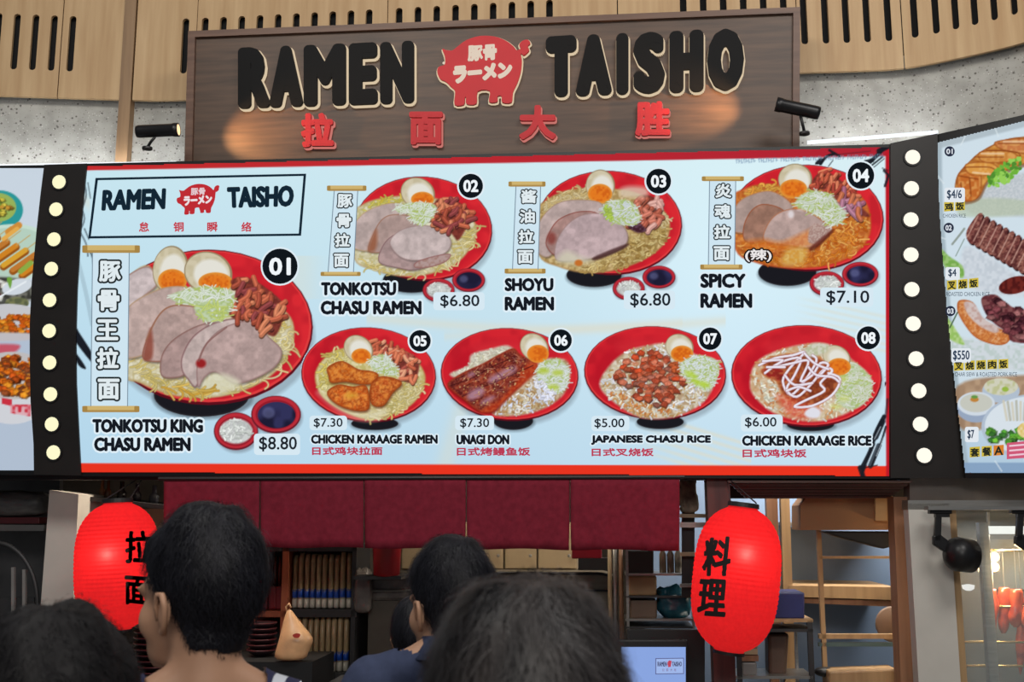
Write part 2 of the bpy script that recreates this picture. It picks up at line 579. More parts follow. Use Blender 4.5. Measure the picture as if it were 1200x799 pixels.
        me = bpy.data.meshes.new(name)
        me.vertices.add(len(P)); me.vertices.foreach_set('co', P.astype(np.float32).ravel())
        me.loops.add(F.size); me.loops.foreach_set('vertex_index', F.astype(np.int32).ravel())
        me.polygons.add(len(F)); me.polygons.foreach_set('loop_start', np.arange(0, F.size, 4, dtype=np.int32))
        me.update(calc_edges=True)
        at_ = me.attributes.new('Col', 'FLOAT_COLOR', 'POINT')
        at_.data.foreach_set('color', np.concatenate([C, np.ones((len(C), 1))], 1).astype(np.float32).ravel())
        me.materials.append(m)
        o = bpy.data.objects.new(name, me); COL.objects.link(o); o.parent = parent
        return o

# ================================================================ STRUCTURE
m_concrete = mat('terrazzo_concrete', (176, 174, 168), 0.85, scale=9, col2=(150, 148, 142), bump=0.05)
nt = m_concrete.node_tree                      # dark and light chips in the concrete
b_ = nt.nodes['Principled BSDF']; src = b_.inputs['Base Color'].links[0].from_socket
for sc_, th, cc in ((26, 0.22, (96, 92, 88)), (55, 0.20, (120, 116, 110)), (40, 0.16, (205, 203, 198))):
    vo = nt.nodes.new('ShaderNodeTexVoronoi'); vo.inputs['Scale'].default_value = sc_; vo.inputs['Randomness'].default_value = 1.0
    nt.links.new(nt.nodes['Texture Coordinate'].outputs['Object'], vo.inputs['Vector'])
    r_ = nt.nodes.new('ShaderNodeValToRGB'); r_.color_ramp.elements[0].position = th * .55; r_.color_ramp.elements[1].position = th
    r_.color_ramp.elements[0].color = (1, 1, 1, 1); r_.color_ramp.elements[1].color = (0, 0, 0, 1)
    nt.links.new(vo.outputs['Distance'], r_.inputs[0])
    mx = nt.nodes.new('ShaderNodeMix'); mx.data_type = 'RGBA'
    nt.links.new(r_.outputs[0], mx.inputs[0]); nt.links.new(src, mx.inputs[6]); mx.inputs[7].default_value = (*lin(cc), 1)
    src = mx.outputs[2]
nt.links.new(src, b_.inputs['Base Color'])
m_ply = wood_mat('pale_ply', (197, 165, 124), (178, 143, 102), grain=(7, 7, 0.5), scale=3.0, rough=0.6, bump=0.03)
m_trimwood = wood_mat('brown_trim_wood', (150, 118, 84), (128, 98, 68), scale=5)
m_black = mat('matt_black', (20, 20, 22), 0.5, var=.1)
m_void = mat('dark_void', (16, 16, 18), 0.9, var=.1)
m_floor = mat('grey_floor_tile', (120, 116, 110), 0.4, scale=3)
m_kwall = mat('kitchen_wall_paint', (110, 100, 88), 0.6, col2=(64, 58, 52), scale=2)
m_bluewall = mat('blue_grey_wall_paint', (118, 138, 166), 0.5, col2=(104, 124, 152), scale=1.5)
m_ceil = mat('kitchen_ceiling_paint', (70, 68, 66), 0.8)


def ztop(px, y, z):      # plan point where the ray through (px,y) reaches height z
    d = ray(px, y); k = (z - CAM.z) / d[2]
    return Vector((d[0] * k, d[1] * k, z))


ZB = float(at(600, 101, 6.45).z)               # underside of the wood cladding
wall_key = [(-160, 108), (-60, 110), (0, 112), (140, 116.5), (215, 117), (400, 109.5), (600, 100.5), (800, 91), (937, 85), (1000, 83), (1060, 79.5), (1130, 66.5), (1200, 49.5), (1290, 20)]
wk = spline(wall_key, False, 6)
wk_xy = [ztop(a, b, ZB) for a, b in wk]


def wall_pt(px, z, off=0.0):
    """point on the curved facade wall at picture column px (taken at the cladding's underside) and height z"""
    y = np.interp(px, wk[:, 0], wk[:, 1]); p = ztop(px, y, ZB); q = ztop(px + 2, np.interp(px + 2, wk[:, 0], wk[:, 1]), ZB)
    t = (q - p); n = Vector((t.y, -t.x, 0)).normalized()
    return Vector((p.x, p.y, z)) + n * off


D35 = wall_pt(35, ZB); dist35 = D35.y


def z_at(px, py):
    p = wall_pt(px, ZB); d = ray(px, py); k = p.y / d[1]
    return CAM.z + d[2] * k


ZS0, ZS1 = z_at(35, 82), z_at(35, 17)
ZTOP = ZB + 1.6

v = []; f = []
for i, p in enumerate(wk):
    a = wall_pt(p[0], 2.2, -0.07); v += [(a.x, a.y, 1.9), (a.x, a.y, ZTOP)]
for i in range(len(wk) - 1): f.append((2 * i, 2 * i + 2, 2 * i + 3, 2 * i + 1))
wall_up = mesh_obj('wall_upper', v, f, m_concrete, loc=(0, 6.4, 1.9), recalc=False); tag(wall_up, kind='structure')
sm = wall_up.modifiers.new('thickness', 'SOLIDIFY'); sm.thickness = 0.12; sm.offset = -1


def clad_panel(a, b, slots):
    """one ply panel between picture columns a and b with rounded slots cut through it"""
    V = []; F = []

    def add(pts):
        n = len(V); V.extend([tuple(wall_pt(x, z)) for x, z in pts]); F.append(tuple(range(n, n + len(pts))))
    hw = 4.0
    xs = [a]
    for c in slots: xs += [c - hw, c + hw]
    xs.append(b)
    for i in range(0, len(xs), 2):
        n = max(1, int((xs[i + 1] - xs[i]) / 12))
        for j in range(n):
            x0 = xs[i] + (xs[i + 1] - xs[i]) * j / n; x1 = xs[i] + (xs[i + 1] - xs[i]) * (j + 1) / n
            for z0, z1 in ((ZB, ZS0), (ZS0, ZS1), (ZS1, ZTOP)): add([(x0, z0), (x1, z0), (x1, z1), (x0, z1)])
    r = 0.02
    for c in slots:
        arc0 = [(c + hw * math.cos(t), ZS0 + r - r * math.sin(t)) for t in np.linspace(0, PI, 9)]
        add([(c - hw, ZB), (c + hw, ZB)] + arc0)
        arc1 = [(c - hw * math.cos(t), ZS1 - r + r * math.sin(t)) for t in np.linspace(0, PI, 9)]
        add([(c + hw, ZTOP), (c - hw, ZTOP)] + arc1)
    o = mesh_obj('wood_panel', V, F, m_ply, wall_up, recalc=False)
    w = o.modifiers.new('weld', 'WELD'); w.merge_threshold = 0.0008
    s_ = o.modifiers.new('thickness', 'SOLIDIFY'); s_.thickness = 0.025; s_.offset = -1
    return o


groups = [(-150, 66.4, [-53, -31, -9, 13, 35, 57]), (67.6, 139.5, [79]),
          (155, 214.4, [213 - 6.0] if 0 else []), (215.6, 452, [236 + 21.6 * i for i in range(10)]),
          (453, 724.4, [453 + 13 + 22.3 * i for i in range(9)]), (725.6, 936, [803 + 23.7 * i for i in range(6)]),
          (937, 1059.4, [945, 970, 994.5, 1019, 1044]), (1060.6, 1285, [1075, 1100, 1123, 1145.5, 1168.5, 1192, 1216, 1240])]
groups[2] = (155, 226, [213]); groups[3] = (226.8, 452, [236 + 21.6 * i for i in range(10)])
for a, b, s_ in groups: clad_panel(a, b, s_)
v = []; f = []
for i, p in enumerate(wk):
    a = wall_pt(p[0], 2.2, -0.05); v += [(a.x, a.y, ZB + .1), (a.x, a.y, ZTOP)]
for i in range(len(wk) - 1): f.append((2 * i, 2 * i + 2, 2 * i + 3, 2 * i + 1))
mesh_obj('slot_backing', v, f, m_void, wall_up)
# vertical brown trim between two panels, running down over the concrete
p = wall_pt(140, ZB); q = wall_pt(153.5, ZB); p.y -= .01; q.y -= .01
t1 = MB(); d = Vector((0, .09, 0)); vv = []
for z in (2.4, ZTOP): vv += [Vector((p.x, p.y, z)), Vector((q.x, q.y, z)), Vector((q.x, q.y, z)) + d, Vector((p.x, p.y, z)) + d]
t1.add(vv, [(0, 1, 5, 4), (1, 2, 6, 5), (2, 3, 7, 6), (3, 0, 4, 7), (4, 5, 6, 7), (3, 2, 1, 0)])
tag(t1.build('trim_1', m_trimwood), kind='structure')

fl = MB().box((-7, -2.5, -.1), (7, 10, 0)).build('floor', m_floor); tag(fl, kind='structure')
kw = MB().box((-5.2, 9.0, 0), (1.25, 9.12, 3.0)).build('wall_back', m_kwall); tag(kw, kind='structure')
kb = MB().box((0.95, 7.75, 0), (4.1, 7.87, 3.0)).build('wall_back_blue', m_bluewall); tag(kb, kind='structure')
kc = MB().box((-5.2, 6.35, 3.0), (5.2, 9.2, 3.1)).build('ceiling', m_ceil); tag(kc, kind='structure')
kl = MB().box((-5.3, 6.4, 0), (-5.2, 9.12, 3.0)).build('wall_left', m_kwall); tag(kl, kind='structure')
kr = MB().box((5.2, 5.2, 0), (5.3, 9.12, 3.0)).build('wall_right', m_kwall); tag(kr, kind='structure')

# cove light standing behind the boards, washing the concrete
def cove(name, pxs, power):
    for a, b, n in pxs:
        A = wall_pt(a, 2.2, 0.06); B = wall_pt(b, 2.2, 0.06)
        ya, yb = [np.interp(x, [0, 100, 940, 1100, 1200], [200, 198, 171, 158, 140]) for x in (a, b)]
        A.z = z_at(a, ya); B.z = z_at(b, yb)
        MBt = MB().tube([A, B], 0.012, 8).build('cove_light_tube', glow('cool_white_tube', (235, 240, 245), 1.3))
        tag(MBt, n, 'light tube', 'cove tubes behind the menu boards')
        l = bpy.data.lights.new('cove_light', 'AREA'); l.shape = 'RECTANGLE'; l.size = (B - A).length; l.size_y = .03; l.energy = power * (B - A).length; l.color = (.93, .97, 1)
        o = bpy.data.objects.new('cove_light', l); o.location = (A + B) / 2 + Vector((0, 0, .02))
        x = (B - A).normalized(); z = Vector((0.0, -0.75, -1)).normalized(); y = z.cross(x).normalized(); z = x.cross(y)
        o.rotation_euler = Matrix((x, y, z)).transposed().to_euler(); COL.objects.link(o)


cove('cove_light_tube', [(-100, 215, 'white light tube behind the top edge of the left boards'), (940, 1095, 'white light tube glowing just right of the wooden shop sign')], 1.6)

# ================================================================ MENU BOARD
FP = depth_plane(6.0, 5.1, 4.0, 370)
m_print = print_mat('backlit_print')
m_bezel = mat('black_bezel', (18, 17, 18), 0.35, var=.1)
S0 = (176, 211, 232)


def menu_bg(X, Y):
    c = np.zeros(X.shape + (3,))
    t = np.clip((Y - 180) / 370, 0, 1)[..., None]; u = np.clip((X - 90) / 950, 0, 1)[..., None]
    c[:] = np.array((206, 233, 241)) * (1 - t) + np.array((186, 217, 236)) * t
    c += (u - .4) * np.array((16, 8, 3))
    c += 9 * np.exp(-((X - 850) ** 2 + (Y - 330) ** 2) / 26000.0)[..., None]
    beige = np.array((222, 219, 200))
    def band(d, w, a):
        return (np.exp(-(d / w) ** 2) * a)[..., None]
    bands = [(Y - (376 + 10 * np.sin((X - 470) / 120)), 6, .5 * ((X > 430) & (X < 850))), (Y - (392 - .06 * (X - 560)), 5, .35 * ((X > 520) & (X < 800)))]
    for k in range(6):
        bands.append((Y - (498 + k * 9 + .30 * (X - 800)), 2.6, .65 * np.clip((X - 740) / 60, 0, 1) * (X < 880)))
        bands.append((Y - (352 + k * 8 + .22 * (X - 950)), 2.2, .45 * np.clip((X - 930) / 40, 0, 1) * (X < 1045)))
    bands.append((X - (700 - .0 * Y + 5 * np.sin(Y / 15)), 14, 0.0))
    bands.append((X - 535 + (Y - 500) * .3, 12, .4 * ((Y > 470) & (Y < 550))))
    bands.append((Y - (235 + .9 * (X - 100)), 8, .4 * (X < 105)))
    bands.append((X - 350, 22, .35 * ((Y > 300) & (Y < 350))))
    for d, w, a in bands:
        g = band(d, w, np.asarray(a, float)); c = c * (1 - g) + beige * g
    return np.clip(c, 0, 252)


base = FP.p(570, 560, -.1); base.z -= 0.0
menu = empty('menu_board', base, 'wide backlit white menu board with eight bowls in red dishes and a red border', 'menu board')
MB().slab(FP, [(80, 192), (1047, 168.5), (1047, 561), (84, 558)], 0.14, -0.004).build('frame', m_bezel, menu)


def line_top(x): return 197 + (x - 100) * (174.5 - 197) / 942
def line_bot(x): return 551.5 + (x - 95) * (556 - 551.5) / 948


P = Paint(84, 168, 1043, 560, step=1.15, bg=menu_bg, full=True)
RED = (196, 44, 46)
# red border of the print
P.poly([(60, line_top(60) - 6), (1060, line_top(1060) - 6), (1060, line_top(1060) + 8.5), (60, line_top(60) + 2.5)], RED, sm=False, soft=1.2, grad=((176, 36, 52), 0))
P.poly([(60, 542.5), (1060, 546), (1060, 570), (60, 562)], (232, 52, 32), sm=False)
P.poly([(1037.5, 160), (1060, 160), (1060, 570), (1038.5, 570)], (188, 26, 40), sm=False)
# brushed ink marks
INK = (26, 30, 38)
for pts in ([(84, 372), (92, 388), (107, 412), (110, 426), (100, 416), (84, 392)],
            [(84, 408), (94, 420), (101, 432), (92, 428)]): P.poly(pts, INK, soft=1)
for pts, w, a in (([(98, 212), (101, 228), (96, 246)], 2, .55), ([(103, 214), (106, 232)], 1.5, .5), ([(94, 240), (99, 256), (94, 270)], 2, .5),
                  ([(94, 272), (101, 286), (103, 300)], 2, .5), ([(99, 268), (104, 280)], 1.6, .6), ([(104, 292), (108, 300), (110, 312)], 2.2, .7), ([(90, 300), (100, 340), (108, 380)], 5, .12),
                  ([(984, 183), (972, 176)], 3, .9), ([(960, 195), (968, 184), (978, 180)], 3.2, .95), ([(958, 192), (962, 188)], 6, .95), ([(970, 196), (976, 188)], 1.2, .7), ([(983, 181), (1020, 177)], 1.5, .35),
                  ([(1016, 193), (1028, 182), (1037, 172)], 4.5, .95), ([(1020, 195), (1034, 184)], 2, .9), ([(1024, 196), (1036, 186)], 1, .8), ([(1014, 190), (1022, 188)], 5, .9), ([(1030, 177), (1040, 172)], 6, .9),
                  ([(1036, 200), (1042, 206)], 3, .9), ([(1037, 218), (1041, 206)], 3, .85), ([(1034, 197), (1041, 200)], 1.2, .8),
                  ([(1020, 455), (1030, 448), (1036, 442)], 2, .9), ([(1022, 463), (1032, 458), (1037, 449)], 3, .9),
                  ([(1040, 468), (1037, 490), (1030, 505)], 3, .5), ([(1036, 488), (1026, 508), (1020, 528), (1010, 548)], 5, .95), ([(1038, 500), (1032, 520), (1022, 545)], 2.5, .9), ([(1034, 494), (1026, 512)], 7, .9),
                  ([(1024, 520), (1014, 545), (1010, 556)], 3.5, .95), ([(1030, 522), (1020, 546)], 6, .75), ([(1028, 530), (1020, 548)], 2, .0), ([(1008, 548), (1012, 560)], 6, .9), ([(1014, 548), (1028, 545)], 1.4, .8),
                  ([(1031, 518), (1022, 540)], 1.2, .0)):
    P.line(pts, w * 1.0, INK, a)
for pts in ([(1036, 512), (1027, 534)], [(1026, 522), (1016, 544)], [(1032, 500), (1025, 514)]): P.line(pts, 1.0, (200, 215, 225), .8)
# one line of small print along the top, too small to read
for i in range(60):
    x = 863 + i * 2.9; y = 189 - (x - 862) * .036
    if i % 9 == 8: continue
    P.line([(x, y - 2.0), (x + RNG.random(), y + 1.8)], 1.0, (122, 148, 176), .75, False)
    P.line([(x, y + (-2, 0, 1.8)[i % 3]), (x + 1.9, y + (-2, 0, 1.8)[i % 3])], .9, (122, 148, 176), .7, False)
P.m &= (P.Y >= line_top(P.X) - 1.5) & (P.Y <= line_bot(P.X) + 1)
P.build('screen_print', FP, m_print, menu, 0.0)

# -- header box
hd = MB()
o4 = [(112.2, 208.6), (359, 203.6), (353, 276.3), (103.6, 279.6)]; i4 = [(115, 211.3), (355.8, 206.3), (350.2, 273.7), (106.8, 276.8)]
vv = list(FP.at([p[0] for p in o4 + i4], [p[1] for p in o4 + i4], 0.003))
hd.add(vv, [(i, (i + 1) % 4, 4 + (i + 1) % 4, 4 + i) for i in range(4)])
DK = (20, 38, 52)
hdo = hd.build('header_frame', ink(DK), menu)
lettering('header_word', 'RAMEN', FP, [(120.5, 222.5), (195, 220.5), (194, 245.2), (119, 247)], ink(DK), menu, 0.003, 0.045)
lettering('header_word', 'TAISHO', FP, [(266, 219), (345.2, 217), (344, 242.3), (267, 244.2)], ink(DK), menu, 0.003, 0.045)
for ch, x in zip('怠铜瞬络', (169, 209.5, 249, 289)):
    lettering('header_character', ch, FP, [(x - 6, 260.2), (x + 6, 260), (x + 6, 271.4), (x - 6, 271.8)], ink((196, 50, 66)), menu, 0.003, 0.02)

PIG = [(357, 180), (372, 184), (392, 185), (410, 172), (440, 150), (488, 135), (540, 137), (580, 152), (606, 172), (616, 184), (630, 179), (625, 166), (636, 152), (655, 148), (664, 160), (655, 170), (660, 184), (650, 196), (640, 202), (631, 196), (634, 220), (630, 260), (618, 298), (603, 330), (598, 366), (566, 366), (564, 345), (550, 345), (548, 364), (520, 364), (522, 326), (480, 328), (476, 370), (442, 372), (440, 350), (436, 350), (432, 374), (400, 374), (402, 328), (386, 310), (370, 294), (350, 284), (340, 262), (344, 243), (366, 234), (366, 206)]


def pig_pts(quad, grow=0.0):
    P_ = np.array(PIG, float); c = P_.mean(0)
    if grow:
        n = len(P_); o = []
        for i in range(n):
            t = P_[(i + 1) % n] - P_[i - 1]; nn = np.array((t[1], -t[0])); nn /= max(np.hypot(*nn), 1e-6); o.append(P_[i] + nn * grow)
        P_ = np.array(o)
    a = ((P_[:, 0] - 340) / 324)[:, None]; b = ((P_[:, 1] - 135) / 239)[:, None]; q = np.array(quad, float)
    return q[0] * (1 - a) * (1 - b) + q[1] * a * (1 - b) + q[2] * a * b + q[3] * (1 - a) * b


def pig(pl, quad, n, thick, m, parent, name, grow=0.0):
    pts = spline(pig_pts(quad, grow), True, 3)
    bm = bmesh.new()
    F = [bm.verts.new(x) for x in (pl.at(pts[:, 0], pts[:, 1]) + pl.N * n)]
    fc = bm.faces.new(F)
    if thick:
        r = bmesh.ops.extrude_face_region(bm, geom=[fc])
        bmesh.ops.translate(bm, verts=[g for g in r['geom'] if isinstance(g, bmesh.types.BMVert)], vec=Vector(pl.N * -thick))
    bmesh.ops.triangulate(bm, faces=bm.faces)
    bm.verts.index_update()
    V = [tuple(x.co) for x in bm.verts]; Fs = [tuple(w.index for w in g.verts) for g in bm.faces]
    bm.free()
    return mesh_obj(name, V, Fs, m, parent)


hq = [(207.5, 216.2), (257.5, 215.2), (257, 250.2), (207, 251.4)]
hp = pig(FP, hq, 0.003, 0, ink((190, 44, 52)), menu, 'pig_emblem')
lettering('emblem_lettering', '豚骨', FP, [(224, 220.5), (241, 220), (241, 228.6), (224, 229)], ink((226, 200, 205)), hp, 0.005, 0.03)
lettering('emblem_lettering', 'ラーメン', FP, [(215.5, 230), (249, 228.5), (249, 238.5), (215.5, 241.5)], ink((236, 224, 228)), hp, 0.005, 0.05)


# -- the eight dish pictures, each painted in the coordinates of its own enlarged crop
def dish(x0, y0, x1, y1, ox, oy, sc, fn, label):
    c = Paint(x0, y0, x1, y1, ox, oy, sc, 0.8, menu_bg); fn(c)
    c.m[0, :] = c.m[-1, :] = c.m[:, 0] = c.m[:, -1] = False
    dish.k = getattr(dish, 'k', 0) + 1; o = c.build('dish_picture', FP, m_print, menu, 0.0033 + .0002 * dish.k)
    o['label'] = label
    return o


WH = [(222, 220, 202), (205, 200, 172), (232, 228, 208)]
NOO = [(214, 198, 138), (196, 180, 112), (226, 214, 164), (206, 186, 110)]


def d1(c):
    c.bowl(475, 318, 376, 280, 0, (450, 562, 172, 78))
    reg = [(150, 170), (190, 130), (260, 95), (330, 170), (560, 170), (740, 250), (785, 335), (750, 440), (660, 520), (520, 568), (360, 566), (230, 520), (165, 470)]
    c.poly(reg, (204, 196, 164), soft=3, tex=[((226, 222, 200), 6.0, .8), ((176, 160, 104), 3.0, .5)], edge=((176, 150, 100), 12))
    c.noodles([(170, 430), (260, 480), (420, 530), (600, 520), (720, 440), (770, 340), (780, 380), (740, 450), (660, 515), (520, 562), (360, 558), (230, 510)], 75, NOO, 60, 5, 1.4, 10)
    c.noodles([(690, 290), (770, 290), (780, 370), (720, 430), (700, 380)], 30, NOO, 40, 5, 2)
    c.meat([(150, 170), (200, 120), (262, 100), (292, 160), (240, 210), (200, 250), (150, 260)], (190, 176, 176))
    c.egg(338, 110, 64, 86, 8, 345, 150, 52, 42)
    c.meat([(150, 300), (190, 240), (250, 200), (330, 172), (400, 180), (390, 260), (330, 360), (240, 420), (150, 420)], (180, 158, 152), (172, 142, 110))
    c.egg(474, 122, 88, 76, 18, 500, 156, 62, 36)
    c.meat([(240, 432), (252, 360), (290, 280), (340, 240), (420, 238), (480, 262), (500, 310), (430, 360), (360, 400), (320, 440)], (172, 148, 142), (140, 84, 66))
    c.poly([(240, 432), (250, 370), (268, 320), (276, 380), (270, 432)], (138, 66, 52), soft=5, a=.8)
    c.meat([(305, 492), (306, 420), (350, 360), (440, 310), (540, 290), (560, 300), (470, 400), (400, 480), (360, 500)], (164, 138, 134), (128, 90, 84))
    c.meat([(378, 470), (380, 420), (420, 350), (500, 300), (600, 288), (560, 360), (470, 440), (432, 532), (400, 505)], (186, 168, 164), (120, 82, 84))
    c.meat([(438, 535), (432, 460), (456, 390), (510, 330), (580, 300), (640, 298), (690, 350), (738, 400), (720, 455), (650, 500), (570, 520), (500, 480), (460, 500)], (174, 150, 146), (142, 110, 108))
    c.ell(448, 448, 18, 16, (150, 34, 36), soft=4)
    c.poly([(470, 500), (530, 485), (590, 520), (520, 560), (450, 556)], (214, 212, 186), soft=8, a=.8)
    c.line([(250, 365), (300, 270), (350, 240), (430, 245)], 5, (152, 108, 84), .7); c.line([(440, 440), (470, 375), (540, 318)], 6, (128, 88, 84), .7)
    c.noodles([(300, 535), (360, 520), (500, 545), (500, 562), (380, 565)], 14, [(206, 160, 60), (214, 180, 90)], 60, 6, .6, 5)
    c.menma([(555, 150), (620, 140), (700, 190), (748, 240), (740, 300), (712, 350), (668, 330), (630, 290), (560, 285), (540, 230), (575, 200)], 44)
    c.scallion([(335, 205), (400, 180), (480, 172), (560, 190), (565, 230), (535, 285), (500, 298), (450, 290), (430, 240), (370, 232)], 150)
    c.scallion([(430, 235), (540, 230), (530, 288), (450, 290)], 30, (200, 215, 120))
    c.saucers((574, 692, 80, 68), (718, 632, 90, 68))


def ramen(c, cx, cy, rx, ry, base, k, x0, x1, soup=False, spicy=False, noo=NOO, sauc=None, egg=None, green=None, bam=None):
    c.bowl(cx, cy, rx, ry, 3, base)


def d2(c):
    c.bowl(560, 325, 360, 272, 4, (500, 592, 150, 66))
    reg = [(190, 260), (240, 200), (340, 165), (500, 150), (640, 170), (780, 250), (838, 310), (820, 400), (740, 500), (600, 560), (440, 572), (300, 540), (200, 480)]
    c.poly(reg, (202, 194, 160), soft=3, tex=[((224, 220, 196), 6.0, .8), ((170, 160, 96), 3.0, .5)], edge=((180, 150, 100), 12))
    c.noodles([(200, 470), (340, 525), (560, 545), (700, 480), (760, 380), (835, 300), (826, 400), (740, 495), (600, 556), (440, 566), (300, 536)], 80, NOO, 60, 6, 1.4)
    c.noodles([(250, 200), (340, 168), (440, 160), (440, 190), (330, 200), (230, 240)], 24, [(214, 190, 70), (200, 190, 90)], 50, 6, 1, -15)
    c.egg(532, 140, 92, 80, 28, 556, 172, 60, 40)
    c.meat([(190, 330), (230, 260), (300, 215), (400, 190), (480, 210), (440, 300), (340, 380), (290, 440), (190, 420)], (176, 158, 154), (182, 150, 110))
    c.meat([(272, 436), (300, 350), (340, 280), (400, 250), (500, 262), (540, 320), (460, 380), (380, 430), (330, 450)], (168, 144, 138), (146, 98, 76))
    c.poly([(272, 436), (296, 360), (318, 330), (320, 400), (305, 440)], (146, 84, 56), soft=6, a=.8)
    c.meat([(330, 500), (345, 420), (400, 360), (500, 330), (560, 400), (600, 500), (520, 540), (430, 530)], (160, 136, 134), (120, 88, 92))
    c.meat([(385, 400), (420, 345), (500, 312), (600, 310), (680, 350), (706, 400), (680, 448), (600, 480), (500, 490), (430, 465)], (186, 170, 168), (150, 124, 122))
    c.poly([(520, 500), (600, 470), (700, 455), (680, 495), (600, 525), (520, 528)], (176, 150, 146), edge=((140, 90, 88), 8), tex=[((150, 110, 100), 3.0, .6)])
    c.menma([(630, 175), (700, 170), (790, 215), (815, 270), (780, 330), (740, 385), (705, 350), (640, 320), (600, 290), (610, 230)], 40, L=60, wd=22)
    c.scallion([(420, 210), (500, 190), (590, 190), (630, 215), (600, 280), (560, 305), (510, 290), (480, 240), (430, 240)], 130)
    c.saucers((640, 645, 84, 62), (796, 592, 86, 62))


def d3(c):
    c.bowl(560, 308, 366, 264, 3, (480, 572, 140, 60))
    reg = [(185, 260), (240, 190), (350, 140), (500, 130), (680, 150), (800, 215), (860, 290), (850, 390), (760, 480), (600, 545), (440, 562), (300, 530), (200, 470)]
    c.poly(reg, (186, 160, 104), soft=3, tex=[((214, 190, 140), 6.0, .7), ((140, 110, 60), 3.0, .6)], edge=((170, 130, 80), 12))
    c.noodles([(400, 540), (500, 500), (640, 440), (700, 360), (840, 320), (850, 380), (760, 474), (600, 540), (450, 556)], 170, [(176, 146, 84), (204, 176, 112), (150, 118, 62), (212, 190, 130)], 44, 6, 2.4)
    c.noodles([(230, 210), (350, 145), (440, 135), (440, 180), (300, 200), (200, 270)], 50, [(214, 196, 150), (200, 176, 120)], 50, 6, 1.4, -20)
    c.noodles([(780, 200), (850, 280), (840, 330), (790, 300)], 20, [(214, 196, 150)], 40, 6, 1.4)
    c.egg(512, 120, 74, 82, 0, 510, 160, 62, 50)
    c.meat([(190, 380), (210, 290), (290, 210), (400, 190), (520, 210), (500, 300), (330, 400), (250, 480), (190, 450)], (180, 160, 156), (160, 130, 110))
    c.meat([(236, 420), (250, 360), (300, 290), (400, 250), (500, 260), (500, 340), (330, 420), (280, 470)], (160, 126, 120), (128, 60, 52))
    c.meat([(285, 490), (290, 400), (350, 310), (440, 262), (560, 270), (640, 340), (645, 410), (580, 455), (460, 490), (360, 500)], (180, 158, 160), (150, 122, 118))
    c.poly([(290, 500), (340, 450), (420, 480), (480, 500), (380, 520)], (206, 202, 178), soft=10, a=.8)
    c.poly([(480, 480), (640, 415), (640, 432), (500, 495)], (70, 40, 40), soft=3, a=.8)
    c.ell(402, 510, 20, 16, (196, 110, 44), soft=3); c.ell(265, 385, 22, 30, (128, 50, 44), a=.7, soft=6)
    c.menma([(690, 190), (740, 165), (800, 190), (825, 240), (800, 310), (760, 350), (725, 330), (660, 340), (640, 300)], 34, ((186, 110, 92), (160, 84, 66), (200, 150, 140)), 56, 24)
    c.poly([(650, 325), (700, 305), (745, 345), (700, 358)], (66, 34, 44), soft=3, tex=[((120, 90, 110), 3.0, .6)])
    c.scallion([(520, 235), (560, 200), (640, 190), (695, 225), (715, 290), (680, 320), (600, 315), (545, 290)], 130, (214, 222, 226))
    c.noodles([(525, 230), (560, 225), (580, 290), (545, 290)], 14, [(176, 204, 84)], 24, 8, 1)
    c.poly([(612, 138), (660, 122), (740, 130), (752, 165), (700, 180), (620, 176)], (214, 196, 176), soft=8, a=.8)
    c.saucers((655, 640, 82, 60), (808, 582, 84, 58))


